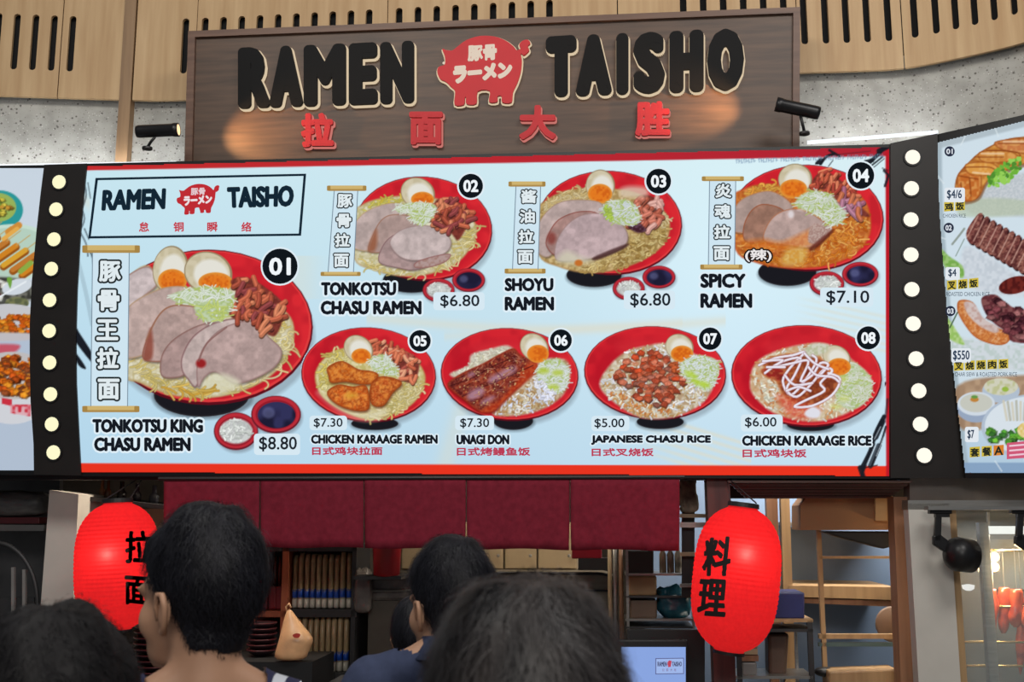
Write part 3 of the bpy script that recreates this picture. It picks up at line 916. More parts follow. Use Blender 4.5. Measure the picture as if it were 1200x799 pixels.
def d4(c):
    c.bowl(535, 330, 368, 256, 2, (440, 590, 140, 66))
    reg = [(170, 250), (230, 190), (330, 165), (500, 170), (680, 165), (800, 230), (840, 320), (830, 430), (740, 520), (600, 565), (440, 572), (290, 545), (190, 480)]
    c.poly(reg, (196, 112, 48), soft=3, tex=[((222, 150, 80), 6.0, .7), ((160, 70, 30), 3.0, .5)], edge=((190, 80, 40), 12))
    OR = [(222, 140, 56), (206, 116, 36), (232, 170, 90), (190, 92, 30)]
    c.noodles([(430, 560), (520, 470), (640, 400), (760, 330), (830, 330), (828, 420), (740, 510), (600, 560)], 150, OR, 50, 6, 2.4)
    c.noodles([(220, 205), (330, 160), (420, 170), (440, 220), (300, 215), (190, 270)], 36, [(226, 170, 76), (214, 146, 60)], 50, 8, 1.6, -15)
    c.noodles([(200, 440), (300, 450), (420, 470), (440, 550), (300, 540), (200, 500)], 40, OR, 50, 6, 1.4, 10)
    c.egg(478, 145, 82, 76, 0, 470, 190, 66, 46)
    c.meat([(170, 330), (200, 260), (260, 220), (360, 200), (450, 250), (460, 300), (340, 340), (260, 400), (170, 390)], (168, 146, 138), (180, 120, 84))
    c.meat([(230, 430), (232, 360), (270, 290), (330, 262), (420, 290), (440, 360), (340, 430), (270, 450)], (150, 112, 96), (150, 76, 46))
    c.meat([(330, 440), (340, 370), (390, 310), (470, 285), (560, 310), (640, 370), (642, 400), (560, 470), (440, 460)], (176, 152, 146), (170, 104, 70))
    c.poly([(240, 440), (330, 430), (420, 440), (560, 380), (620, 380), (560, 460), (420, 480), (250, 470)], (206, 104, 36), soft=8, a=.65, tex=[((232, 150, 70), 3.0, .6)])
    c.poly([(560, 360), (640, 372), (650, 390), (580, 450), (540, 440)], (166, 134, 126), tex=[((200, 180, 170), 1.6, .6)], soft=3)
    c.poly([(550, 470), (650, 390), (655, 405), (570, 485)], (90, 30, 24), soft=3, a=.7)
    c.poly([(440, 480), (530, 475), (520, 540), (450, 560), (410, 540)], (210, 160, 70), soft=8, a=.8, tex=[((222, 200, 130), 3.0, .6)])
    c.ell(458, 312, 14, 18, (228, 222, 226), soft=4, a=.8); c.ell(510, 290, 22, 6, (222, 214, 216), soft=4, a=.7)
    c.menma([(560, 150), (620, 100), (680, 140), (760, 190), (770, 240), (700, 240), (650, 200), (580, 190)], 36, ((176, 84, 60), (196, 110, 80), (150, 60, 48)), 56, 16)
    c.menma([(660, 230), (720, 220), (820, 300), (830, 325), (760, 310), (700, 280)], 12, ((150, 90, 110), (176, 100, 70), (160, 110, 130)), 80, 22)
    c.scallion([(480, 270), (500, 225), (570, 198), (650, 220), (690, 270), (722, 310), (700, 350), (650, 368), (600, 330), (540, 300)], 170, (214, 222, 206))
    c.saucers((630, 645, 84, 60), (790, 600, 88, 60))


def d5(c):
    c.bowl(386, 302, 372, 262, 3, (420, 570, 130, 36))
    reg = [(90, 300), (140, 210), (220, 160), (400, 140), (600, 180), (690, 280), (690, 370), (620, 470), (480, 535), (360, 545), (220, 490), (120, 410)]
    c.poly(reg, (206, 194, 140), soft=3, tex=[((226, 216, 176), 6.0, .8), ((170, 160, 80), 3.0, .5)], edge=((180, 150, 90), 14))
    c.noodles([(100, 290), (150, 205), (240, 160), (260, 220), (180, 260), (170, 360), (140, 400)], 60, [(212, 194, 100), (196, 180, 96), (222, 212, 150)], 50, 8, 1.6)
    c.noodles([(480, 480), (560, 380), (680, 310), (685, 370), (620, 462), (480, 530), (360, 540), (400, 500)], 90, NOO, 56, 8, 1.6)
    c.poly([(110, 400), (200, 450), (330, 500), (480, 490), (440, 540), (340, 545), (220, 495)], (224, 218, 192), soft=14, a=.7)
    c.menma([(400, 110), (460, 120), (640, 200), (665, 260), (640, 330), (590, 340), (540, 250), (420, 180)], 46, ((196, 110, 80), (170, 84, 60), (150, 70, 60), (206, 140, 110)), 50, 20)
    c.egg(330, 160, 86, 72, 38, 345, 198, 54, 42)
    c.scallion([(390, 240), (420, 200), (480, 190), (525, 240), (545, 300), (500, 305), (420, 280)], 100, (222, 230, 222))
    for (pts, col) in (([(160, 260), (240, 225), (330, 270), (400, 280), (440, 300), (420, 345), (350, 355), (260, 340), (180, 345), (165, 310)], (196, 100, 34)),
                       ([(400, 350), (450, 310), (530, 320), (570, 350), (520, 400), (470, 470), (410, 470), (390, 420)], (186, 84, 36)),
                       ([(160, 390), (220, 355), (300, 365), (370, 360), (390, 420), (385, 490), (320, 500), (230, 475), (170, 430)], (204, 92, 32))):
        c.poly([(x + 4, y + 10) for x, y in pts], (90, 40, 20), soft=4, a=.7)
        c.poly(pts, col, tex=[((226, 142, 60), 6.0, .7), ((140, 56, 22), 3.0, .6), ((236, 170, 90), 1.6, .35)], edge=((150, 64, 24), 16))
    c.ell(290, 415, 30, 16, (214, 170, 60), soft=8, a=.7)


def d6(c):
    c.bowl(410, 300, 380, 256, 3, (430, 555, 110, 50))
    c.poly([(80, 300), (180, 250), (200, 190), (300, 160), (400, 140), (450, 190), (420, 260), (200, 330)], (206, 198, 182), soft=4, tex=[((176, 160, 140), 3.0, .5)])
    c.grains([(90, 298), (185, 250), (205, 190), (300, 165), (400, 145), (440, 190), (200, 300)], 160, WH, 16, 7)
    c.poly([(560, 240), (620, 210), (720, 220), (745, 290), (720, 390), (650, 460), (540, 510), (400, 530), (320, 520), (330, 470), (480, 350)], (196, 176, 150), soft=4, tex=[((150, 110, 70), 3.0, .6)])
    c.grains([(330, 515), (350, 470), (480, 390), (560, 300), (660, 380), (660, 450), (540, 505), (400, 526)], 330, [(222, 214, 190), (196, 168, 120), (230, 228, 222), (180, 140, 90), (214, 220, 240)], 15, 8)
    eel = [(70, 345), (150, 290), (260, 240), (350, 190), (430, 155), (470, 190), (540, 225), (560, 260), (500, 320), (440, 380), (370, 450), (320, 500), (240, 500), (160, 440), (90, 385)]
    c.poly([(x + 4, y + 12) for x, y in eel], (110, 20, 16), soft=4, a=.8)
    c.poly(eel, (118, 40, 34), tex=[((160, 70, 44), 3.0, .7), ((70, 22, 26), 6.0, .6), ((190, 110, 80), 1.6, .35)], edge=((150, 50, 30), 14), soft=2)
    c.poly([(500, 250), (560, 240), (555, 290), (440, 390), (320, 500), (250, 500), (380, 420)], (176, 52, 26), soft=6, a=.8, tex=[((206, 96, 50), 3.0, .6)])
    for pts in ([(90, 360), (200, 320), (330, 250), (450, 200)], [(150, 420), (260, 370), (380, 320), (540, 250)], [(200, 300), (240, 340)], [(300, 240), (350, 300)]): c.line(pts, 6, (60, 16, 20), .7)
    for x, y, rx, ry in ((400, 285, 52, 22), (225, 405, 52, 26), (330, 320, 40, 18), (290, 440, 40, 12), (200, 300, 20, 10)): c.ell(x, y, rx, ry, (176, 138, 160), rot=-28, soft=7, a=.8)
    c.noodles([(80, 345), (260, 245), (430, 170), (540, 240), (370, 430), (240, 480), (120, 410)], 60, [(196, 130, 104), (90, 30, 24), (160, 96, 88)], 40, 3, .8, -28, .7)
    c.grains([(100, 350), (260, 250), (420, 180), (540, 250), (360, 440), (240, 480)], 70, [(206, 150, 90), (216, 180, 130)], 5, 4)
    c.egg(546, 150, 84, 72, 42, 566, 186, 60, 50)
    c.scallion([(560, 270), (600, 228), (680, 215), (735, 270), (730, 350), (690, 400), (620, 385), (570, 340)], 170, (224, 232, 232))
    for x, y in ((598, 280), (650, 370), (675, 290)): c.ell(x, y, 30, 16, (176, 196, 62), soft=6, a=.8)
    c.grains([(540, 340), (580, 330), (660, 400), (650, 440), (580, 440)], 60, [(222, 226, 246), (236, 236, 240)], 16, 9)


def d7(c):
    c.bowl(412, 292, 392, 258, 3, (440, 560, 130, 40))
    reg = [(105, 350), (170, 240), (260, 170), (370, 140), (480, 130), (640, 190), (760, 230), (745, 340), (680, 450), (560, 520), (420, 545), (300, 525), (170, 440)]
    c.poly(reg, (200, 186, 160), soft=4, tex=[((226, 220, 206), 3.0, .7), ((150, 110, 70), 6.0, .5)])
    c.grains(reg, 620, [(226, 224, 212), (206, 190, 156), (234, 234, 234), (190, 150, 96), (220, 224, 238)], 18, 8)
    c.grains([(150, 400), (300, 420), (420, 480), (520, 470), (480, 530), (300, 520), (180, 440)], 120, [(196, 120, 66), (214, 160, 100), (224, 218, 200)], 16, 8)
    c.chunks([(190, 300), (240, 220), (320, 180), (440, 180), (540, 250), (580, 340), (520, 400), (470, 470), (400, 470), (300, 420), (230, 370)], 120, [(176, 84, 56), (156, 66, 44), (196, 110, 84), (186, 70, 40), (140, 84, 70)], 27)
    for x, y in ((370, 395), (455, 235), (300, 240)): c.ell(x, y, 22, 12, (206, 120, 90), soft=5, a=.7)
    c.egg(546, 150, 80, 72, 30, 560, 186, 62, 46)
    c.chunks([(480, 230), (540, 230), (560, 280), (480, 290)], 8, [(190, 90, 50)], 24)
    c.scallion([(545, 260), (590, 210), (680, 195), (760, 235), (750, 330), (700, 390), (640, 360), (580, 320)], 190, (224, 234, 236))
    for x, y, r in ((610, 300, 36), (650, 345, 40), (690, 355, 24)): c.ell(x, y, r, 14, (176, 206, 62), rot=25, soft=6, a=.85)


def d8(c):
    c.bowl(410, 305, 382, 258, 3, (430, 550, 120, 34))
    reg = [(125, 320), (160, 230), (280, 170), (430, 140), (540, 150), (650, 230), (735, 310), (730, 400), (640, 480), (500, 530), (380, 530), (240, 490), (140, 400)]
    c.poly(reg, (204, 186, 156), soft=4, tex=[((226, 216, 196), 3.0, .7), ((190, 130, 80), 6.0, .5)])
    c.grains(reg, 560, [(224, 218, 200), (214, 176, 130), (234, 232, 226), (206, 140, 90), (226, 226, 206)], 18, 8)
    c.scallion([(560, 300), (640, 235), (730, 310), (735, 400), (660, 470), (570, 440)], 190, (214, 220, 196))
    for x, y in ((590, 320), (600, 420), (560, 460)): c.ell(x, y, 26, 14, (196, 206, 110), soft=7, a=.7)
    for pts, col in (([(180, 240), (260, 200), (420, 190), (520, 240), (580, 330), (540, 400), (460, 460), (380, 470), (290, 400), (240, 300)], (150, 70, 40)),
                     ([(180, 270), (260, 250), (330, 300), (300, 340), (200, 310)], (150, 40, 36))):
        c.poly(pts, col, tex=[((186, 110, 66), 3.0, .7), ((100, 40, 26), 6.0, .6)], soft=4, edge=((196, 120, 70), 14))
    c.poly([(260, 400), (400, 440), (480, 470), (430, 520), (330, 510)], (206, 70, 50), soft=10, a=.75, tex=[((226, 150, 110), 3.0, .6)])
    c.egg(562, 210, 74, 58, 28, 574, 258, 60, 44)
    c.poly([(390, 190), (440, 140), (520, 150), (500, 190), (430, 210)], (206, 206, 190), soft=5, tex=[((160, 170, 120), 3.0, .5)])
    WM = (226, 220, 236)
    for pts in ([(170, 250), (250, 215), (340, 200), (400, 185), (330, 260), (290, 330), (330, 400), (400, 330), (460, 230), (440, 200)],
                [(200, 290), (280, 235), (380, 215), (350, 300), (310, 370), (360, 410), (430, 350), (500, 270), (540, 280), (480, 340), (500, 380), (400, 430), (350, 460), (440, 455), (540, 400), (580, 320), (520, 290)],
                [(190, 230), (290, 225), (240, 260), (340, 240), (420, 230), (380, 330), (440, 300), (480, 240), (520, 250), (470, 310)],
                [(420, 260), (460, 300), (540, 310), (575, 335)], [(300, 300), (350, 350), (440, 340)], [(310, 380), (370, 360), (430, 380)], [(210, 260), (300, 260)], [(400, 190), (450, 240), (520, 270)]):
        c.line(pts, 16, (150, 90, 96), .6); c.line(pts, 11, WM, .97); c.line([(x - 1, y - 2) for x, y in pts], 4, (246, 244, 250), .8)
    c.poly([(400, 490), (440, 460), (480, 480), (470, 515), (420, 515)], (222, 222, 232), soft=4)


sc1, sc2, sc3, sc4, sc5, sc8 = 891 / 290, 977 / 220, 993 / 230, 942 / 230, 4.7, 842 / 195
dish(147, 284, 371, 534, 90, 280, sc1, d1, 'large red bowl of pork slices, two egg halves and noodles, with two sauce dishes')
dish(410, 200, 582, 358, 370, 195, sc2, d2, 'red bowl of overlapping pork slices with one egg half at top')
dish(628, 194, 804, 352, 585, 190, sc3, d3, 'red bowl of pork slices over brown curly noodles')
dish(856, 189, 1037, 352, 815, 175, sc4, d4, 'red bowl of pork slices over orange spicy noodles')
dish(351, 377, 516, 508, 350, 375, sc5, d5, 'red bowl of fried chicken pieces over noodles')
dish(512, 378, 682, 508, 510, 375, sc5, d6, 'red bowl of glazed eel on rice')
dish(681, 376, 856, 508, 680, 375, sc5, d7, 'red bowl of diced brown pork on rice')
dish(854, 375, 1037, 508, 850, 370, sc8, d8, 'red bowl of chicken and rice under zigzag white sauce')

# -- scroll banners with the vertical dish names
def scroll(rod_top, rod_bot, paper, chars):
    pa = flat_poly('scroll_paper', FP, paper, ink((206, 228, 240)), menu, 0.0055)
    pp = np.array(paper)
    for a, b in ((0, 3), (1, 2)):
        d_ = .7 if a == 0 else -.7
        MB().slab(FP, [(pp[a][0] - .5, pp[a][1]), (pp[a][0] + .5, pp[a][1]), (pp[b][0] + .5, pp[b][1]), (pp[b][0] - .5, pp[b][1])], .0003, .0062).build('scroll_edge', ink((120, 140, 156)), pa)
    for r_ in (rod_top, rod_bot):
        x0, y0, x1, y1 = r_
        ro = flat_poly('scroll_rod', FP, rrect(x0, y0, x1, y1, (y1 - y0) * .35), ink((206, 178, 112)), menu, 0.006)
        flat_poly('rod_knob', FP, rrect(x0, y0 + .2, x0 + (x1 - x0) * .09, y1 - .2, 1), ink((166, 132, 70)), ro, 0.0065)
        flat_poly('rod_knob', FP, rrect(x1 - (x1 - x0) * .09, y0 + .2, x1, y1 - .2, 1), ink((166, 132, 70)), ro, 0.0065)
        flat_poly('rod_shade', FP, [(x0 + 2, y1 - (y1 - y0) * .35), (x1 - 2, y1 - (y1 - y0) * .35), (x1 - 2, y1), (x0 + 2, y1)], ink((174, 140, 78)), ro, 0.0063)
    for ch, x, y, w, h in chars:
        q = (x - w / 2, y - h / 2, x + w / 2, y + h / 2)
        a = lettering('dish_character', ch, FP, q, ink((34, 42, 44)), menu, 0.0068, 0.095, inset=0.02)
        lettering('character_fill', ch, FP, q, ink((224, 234, 238)), a, 0.0076, 0.03, inset=0.02)


scroll((97, 287.5, 164.5, 296.5), (97, 475.5, 164, 483), [(109, 296), (152, 296), (150, 476), (107, 476)], [(c, x, y, 25, 24) for c, x, y in zip('豚骨王拉面', (129.5, 128, 126.5, 127, 128), (318, 352, 386.5, 420, 456))])
scroll((383.5, 217.6, 429.7, 224), (376, 318.6, 423, 323.6), [(392, 224), (419.5, 224), (414.5, 319), (384.8, 319)], [(c, x, y, 17, 15.5) for c, x, y in zip('豚骨拉面', (404.5, 403.3, 401.5, 400.4), (235.5, 258.7, 281.7, 305.4))])
scroll((596, 212.8, 639.4, 219), (591.5, 314.8, 639.5, 320.8), [(604.7, 219), (633.6, 219), (630.6, 316), (600.7, 316)], [(c, x, y, 17.5, 15.5) for c, x, y in zip('酱油拉面', (619.7, 618, 616.7, 615.8), (230.5, 253.7, 277.6, 301.2))])
scroll((822.3, 206.8, 871.6, 212.5), (820.4, 310, 870, 316), [(831.4, 212.4), (862, 212.4), (860.7, 310.5), (830, 310.5)], [(c, x, y, 18.5, 16) for c, x, y in zip('炎魂拉面', (847.5, 846.7, 846, 845.5), (223.8, 247.8, 272, 297))])

# -- names, prices, badges
INKD = (22, 26, 34)


def name(s, q, rim=True):
    if rim: lettering('name_outline', s, FP, q, ink((222, 238, 247)), menu, 0.0056, 0.15, inset=.05)
    lettering('dish_name', s, FP, q, ink(INKD), menu, 0.0064, 0.05)


name('TONKOTSU KING', (108.8, 490.8, 238.5, 507)); name('CHASU RAMEN', (110.8, 512.3, 224, 528.8))
name('TONKOTSU', (376.5, 330.6, 464.6, 346.4)); name('CHASU RAMEN', (376, 352.4, 494.3, 368.8))
name('SHOYU', (591.5, 325.8, 648.7, 341.5)); name('RAMEN', (591.5, 347.7, 649.4, 364))
name('SPICY', (820.6, 320.6, 873.8, 337.6)); name('RAMEN', (820.6, 343.8, 881.4, 361))
name('CHICKEN KARAAGE RAMEN', (364.8, 509.2, 513.2, 520)); name('UNAGI DON', (535, 509.2, 597, 520.8))
name('JAPANESE CHASU RICE', (692.6, 509.8, 833, 521.3)); name('CHICKEN KARAAGE RICE', (869.4, 510.2, 1021, 522.4))
for s, q in (('日式鸡块拉面', (366, 523.4, 448.5, 533.2)), ('日式烤鳗鱼饭', (535.5, 524, 621.5, 534)), ('日式叉烧饭', (693.3, 525, 766, 534.6)), ('日式鸡块饭', (870, 526, 945, 536))):
    lettering('dish_name_characters', s, FP, q, ink((188, 58, 84)), menu, 0.006, 0.03)


def price(s, q, tg):
    t_ = flat_poly('price_tag', FP, rrect(*tg, 4), ink((214, 232, 242)), menu, 0.0056)
    lettering('price', s, FP, q, ink((30, 36, 44)), t_, 0.0066, 0.012)


price('$8.80', (304, 511.5, 348.3, 529), (298, 508, 352, 533)); price('$6.80', (516.2, 345.6, 562, 361), (508, 342.5, 568, 363.5))
price('$6.80', (738.5, 343.5, 785.6, 360.6), (731, 340.5, 791, 362.5)); price('$7.10', (968, 340.5, 1018.4, 357.4), (961, 337, 1023, 359.5))
price('$7.30', (368, 489.8, 401.8, 501.6), (363, 487, 407, 504)); price('$7.30', (539.4, 490, 573.4, 502), (533.5, 487, 579, 504))
price('$5.00', (696.6, 490.3, 731.8, 502.2), (693, 487.2, 737.5, 505)); price('$6.00', (872.8, 488.8, 909.8, 501.5), (868, 485.6, 917, 505.5))
lettering('spicy_note', '(辣)', FP, (873, 292, 904, 307), ink((30, 20, 20)), menu, 0.0066, 0.11, inset=.02)
lettering('spicy_note', '(辣)', FP, (873, 292, 904, 307), ink((236, 232, 232)), menu, 0.0074, 0.02)
for s, x, y, r_ in (('01', 328.6, 312.2, 20.6), ('02', 552, 218.2, 14.2), ('03', 771.7, 212.7, 14.6), ('04', 1008.4, 206, 15.6), ('05', 492.5, 399.5, 12.6), ('06', 657.4, 398.8, 12.8), ('07', 832, 397, 13.2), ('08', 1017.2, 396, 13.6)):
    bo = flat_poly('number_badge', FP, circ(x, y, r_ + 2), ink((222, 236, 244)), menu, 0.0080)
    flat_poly('badge_disc', FP, circ(x, y, r_), ink((16, 22, 28)), bo, 0.0086)
    lettering('badge_number', s, FP, (x - r_ * .62, y - r_ * .5, x + r_ * .62, y + r_ * .52), ink((240, 246, 250)), bo, 0.0094, 0.035)

# ================================================================ LIGHT STRIPS WITH BULBS
m_bulb = glow('warm_bulb', (255, 249, 205), 1.02)
m_bulb_w = glow('white_bulb', (255, 246, 230), 1.1)
m_strip = mat('dark_brown_metal', (34, 29, 27), 0.4, var=.15)


def strip(poly, bulbs, label, pl, mb, r):
    t_ = empty('bulb_light_strip', pl.p(poly[0][0], 556, -.1), label, 'light strip', 'black bulb strips beside the menu board')
    MB().slab(pl, poly, 0.014, 0.012).build('backing_panel', m_strip, t_)
    for x, y in bulbs:
        c = pl.p(x, y, .013); rr = r * 6.0 / FPX
        b = MB().ball((0, 0, 0), (rr, rr, rr * .55), 16, 8, Matrix(((pl.U[0], pl.V[0], pl.N[0]), (pl.U[1], pl.V[1], pl.N[1]), (pl.U[2], pl.V[2], pl.N[2]))))
        b.v = [tuple(Vector(q) + c) for q in b.v]
        o = b.build('bulb', mb, t_, True)
        MB().lathe(pl.p(x, y, .011), pl.N, [(0, rr * 1.22), (.008, rr * 1.18), (.008, rr * .9)], 20).build('socket_ring', m_black, o)
    return t_


Lpoly = [(53, 193.5), (103, 192), (99, 230), (95, 280), (91.5, 340), (90, 395), (90.5, 450), (93, 500), (96, 557), (41, 556), (40.5, 520), (37, 470), (36, 420), (36, 380), (38.5, 330), (44, 270), (49, 225)]
Rpoly = [(1043, 168.5), (1098, 157), (1098.5, 210), (1100, 250), (1104, 305), (1108.5, 360), (1113.5, 410), (1118.5, 455), (1124.5, 505), (1131, 560), (1043, 560)]
strip(Lpoly[::-1], [(71, 214), (67.5, 246), (65, 281), (62, 315.5), (60, 352), (59.5, 388), (60, 425), (61, 462), (62.5, 497), (64.5, 530)], 'curved black strip of ten round bulbs left of the big menu board', FP, m_bulb, 9.2)
strip(Rpoly[::-1], [(1068.5, 185), (1067, 221.5), (1066.5, 258), (1066.5, 299), (1067.5, 339.5), (1069, 379.5), (1072.5, 420.5), (1075.5, 458), (1077.5, 497), (1082, 533.5)], 'widening black strip of ten round bulbs right of the big menu board', FP, m_bulb_w, 9.0)

# ================================================================ LEFT AND RIGHT MENU BOARDS
lb = empty('menu_board', FP.p(0, 558, -.1), 'left menu board cut by the frame, showing skewers and fried food', 'menu board')
MB().slab(FP, [(-150, 195.5), (56, 193), (56, 557), (-150, 555)], 0.12, -0.006).build('frame', m_bezel, lb)


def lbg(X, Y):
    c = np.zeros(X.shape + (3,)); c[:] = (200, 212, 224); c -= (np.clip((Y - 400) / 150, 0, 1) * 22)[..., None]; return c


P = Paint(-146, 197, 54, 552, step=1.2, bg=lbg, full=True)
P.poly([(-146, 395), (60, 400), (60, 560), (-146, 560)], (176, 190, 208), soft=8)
P.ell(0, 246, 27, 23, (44, 150, 152)); P.ell(-3, 243, 22, 17, (150, 176, 90)); P.chunks([(-20, 236), (8, 232), (16, 244), (4, 256), (-18, 256)], 40, [(206, 190, 70), (176, 160, 60), (120, 150, 60), (190, 140, 50)], 4)
P.ell(2, 300, 62, 36, (196, 220, 206), rot=-12); P.ell(2, 299, 56, 31, (180, 206, 190), rot=-12)
for k in range(7):
    x, y = -40 + k * 11, 282 + k * 5.2
    P.line([(x, y + 10), (x + 26, y - 8)], 8.5, (150, 84, 24)); P.line([(x, y + 8), (x + 26, y - 10)], 6, ((206, 130, 36), (214, 160, 50), (190, 120, 50))[k % 3]); P.line([(x + 26, y - 10), (x + 42, y - 22)], 1, (190, 160, 100))
P.line([(10, 272), (22, 264)], 8, (206, 140, 60)); P.line([(4, 280), (20, 268)], 5, (226, 170, 80)); P.line([(24, 318), (36, 308)], 6, (140, 170, 70))
P.poly([(-20, 326), (36, 330), (36, 352), (-20, 356)], (60, 60, 54), soft=3, tex=[((150, 150, 140), 3.0, .6)]); P.chunks([(-10, 326), (8, 326), (8, 352), (-10, 352)], 8, [(190, 40, 50), (220, 220, 210)], 7)
P.ell(20, 336, 18, 9, (206, 214, 222), rot=-15); P.line([(-4, 350), (30, 330)], 2, (230, 236, 240)); P.poly([(8, 326), (14, 326), (12, 338)], (110, 160, 60), soft=1); P.ell(20, 355, 14, 7, (90, 96, 70), tex=[((140, 140, 90), 3.0, .6)]); P.ell(20, 366, 20, 6, (196, 206, 214))
P.ell(10, 372, 40, 16, (196, 196, 200)); P.chunks([(-20, 372), (38, 370), (38, 388), (-20, 392)], 60, [(206, 110, 24), (226, 140, 40), (180, 80, 20)], 5); P.poly([(-20, 390), (38, 391), (38, 398), (-20, 400)], (190, 186, 190), soft=2); P.poly([(-20, 405), (22, 404), (12, 415), (-20, 417)], (196, 60, 76), soft=3, a=.8)
P.ell(14, 455, 48, 42, (206, 208, 214)); P.ell(14, 440, 44, 28, (190, 186, 186)); P.chunks([(-22, 430), (0, 418), (26, 416), (40, 422), (40, 462), (24, 464), (-14, 458)], 110, [(206, 100, 24), (226, 136, 36), (170, 70, 20), (120, 60, 30)], 6)
P.poly([(2, 466), (14, 468), (14, 476), (2, 473)], (200, 50, 66), sm=False); P.poly([(12, 474), (36, 474), (36, 488), (12, 484)], (200, 50, 66), sm=False, tex=[((222, 200, 206), 3.0, .8)])
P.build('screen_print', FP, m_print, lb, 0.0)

RP = Plane(FP.at(1106, 360, .004), 5.1 + 39, 3)
rb = empty('menu_board', RP.p(1140, 556, -.05), 'right menu board of roasted meat rice plates, angled towards the viewer', 'menu board')
Redge = [(1098, 157), (1098.5, 210), (1100, 250), (1104, 305), (1108.5, 360), (1113.5, 410), (1118.5, 455), (1124.5, 505), (1131, 560)]
MB().slab(RP, [(1330, 105), (1330, 562), (1131, 560)] + Redge[::-1][1:], 0.08, -0.005).build('frame', m_bezel, rb)


def rtop(x): return 166.5 + (x - 1100) * (141.5 - 166.5) / 100
def redge(y): return np.interp(y, [r[1] for r in Redge], [r[0] for r in Redge])


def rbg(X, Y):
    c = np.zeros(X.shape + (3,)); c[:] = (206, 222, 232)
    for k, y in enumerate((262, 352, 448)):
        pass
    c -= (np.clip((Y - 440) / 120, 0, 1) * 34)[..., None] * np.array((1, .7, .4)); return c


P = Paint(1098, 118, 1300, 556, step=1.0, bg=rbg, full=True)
# grey-blue border and fold marks in the film
u = P.X - redge(P.Y)
g = (np.clip((7 - u) / 3, 0, 1) * .85)[..., None]; P.im = P.im * (1 - g) + np.array((158, 176, 186)) * g
g = (np.clip((rtop(P.X) + 9 - P.Y) / 3, 0, 1) * .8)[..., None]; P.im = P.im * (1 - g) + np.array((168, 182, 190)) * g
g = (np.clip((P.Y - 541) / 2, 0, 1) * .9)[..., None]; P.im = P.im * (1 - g) + np.array((130, 158, 190)) * g
for a in ([(1132, 158), (1126, 170)], [(1166, 150), (1170, 160)], [(1099, 206), (1106, 215)], [(1102, 278), (1108, 280)], [(1166, 540), (1174, 552)], [(1200, 538), (1208, 552)]): P.line(a, 1.2, (222, 232, 236), .8)
# plates of rice and meat
P.poly([(1140, 216), (1168, 214), (1200, 202), (1300, 190), (1300, 246), (1140, 250)], (186, 194, 200), soft=5, tex=[((210, 214, 218), 1.6, .6)])
P.poly([(1128, 236), (1170, 232), (1216, 238), (1216, 250), (1130, 254)], (176, 190, 160), soft=4, a=.6)
ch = [(1119, 222), (1122, 205), (1135, 190), (1150, 177), (1176, 164), (1200, 160), (1240, 158), (1250, 185), (1210, 190), (1180, 200), (1158, 212), (1146, 232), (1124, 236)]
P.poly([(x + 1, y + 3) for x, y in ch], (120, 80, 50), soft=2, a=.7)
P.poly(ch, (196, 130, 54), tex=[((226, 170, 90), 3.0, .7), ((150, 76, 30), 6.0, .6)], edge=((150, 84, 40), 2.5))
for q, cc in (([(1122, 206), (1134, 200), (1150, 206), (1146, 232), (1126, 234)], (190, 104, 44)), ([(1132, 192), (1160, 190), (1172, 200), (1160, 206), (1136, 204)], (216, 150, 70)), ([(1148, 178), (1180, 176), (1196, 186), (1180, 190), (1152, 190)], (200, 130, 60)), ([(1166, 166), (1200, 162), (1230, 168), (1210, 180), (1176, 176)], (196, 120, 70))): P.poly(q, cc, soft=1.2, tex=[((232, 184, 110), 3.0, .5)], edge=((150, 76, 30), 2))
for a in ([(1124, 206), (1146, 210)], [(1130, 196), (1160, 196), (1168, 202)], [(1142, 184), (1176, 184)], [(1156, 176), (1190, 178), (1196, 184)], [(1170, 168), (1200, 168)], [(1136, 208), (1138, 230)], [(1126, 214), (1128, 232)]): P.line(a, 1.6, (130, 60, 24), .7)
for a in ([(1140, 202), (1160, 204)], [(1176, 166), (1200, 166)], [(1150, 180), (1176, 180)]): P.line(a, 2, (236, 206, 170), .8)
P.scallion = P.scallion
for x, y in P.inside([(1158, 208), (1178, 190), (1196, 184), (1196, 198), (1180, 214), (1160, 220)], 90): P.ell(x, y, 3, 2, ((110, 176, 60), (150, 206, 90), (80, 140, 50))[RNG.integers(3)], soft=.8, rot=RNG.random() * 180)
P.poly([(1130, 290), (1160, 300), (1210, 330), (1300, 330), (1300, 350), (1170, 345), (1130, 330)], (206, 214, 222), soft=5, tex=[((180, 190, 200), 3.0, .5)])
for k in range(11):
    x, y = 1133 + k * 7.4, 260 + k * 4.3
    q = [(x, y + 10), (x + 13, y - 9), (x + 19, y - 8), (x + 15, y + 8), (x + 8, y + 25), (x + 1, y + 22)]
    P.poly([(a + 1.5, b + 2) for a, b in q], (44, 20, 22), soft=1); P.poly(q, ((120, 66, 62), (100, 54, 52), (136, 84, 74))[k % 3], tex=[((176, 124, 108), 3.0, .6), ((66, 28, 30), 1.6, .5)], soft=.8)
    P.line([(x + .5, y + 18), (x + 13, y - 7)], 1.5, (196, 156, 142), .75); P.line([(x + 8, y + 24), (x + 16, y + 6), (x + 19, y - 6)], 1.3, (40, 16, 20), .8)
P.poly([(1103, 292), (1112, 300), (1128, 312), (1128, 326), (1112, 318), (1104, 306)], (120, 170, 80), soft=2, tex=[((176, 206, 140), 3.0, .6)]); P.line([(1116, 286), (1124, 276), (1130, 268)], 2.5, (130, 140, 130), .8); P.line([(1120, 300), (1130, 280)], 1, (90, 110, 90), .7)
P.ell(1190, 334, 20, 10, (110, 40, 34), rot=-14, tex=[((60, 16, 18), 3.0, .6)]); 
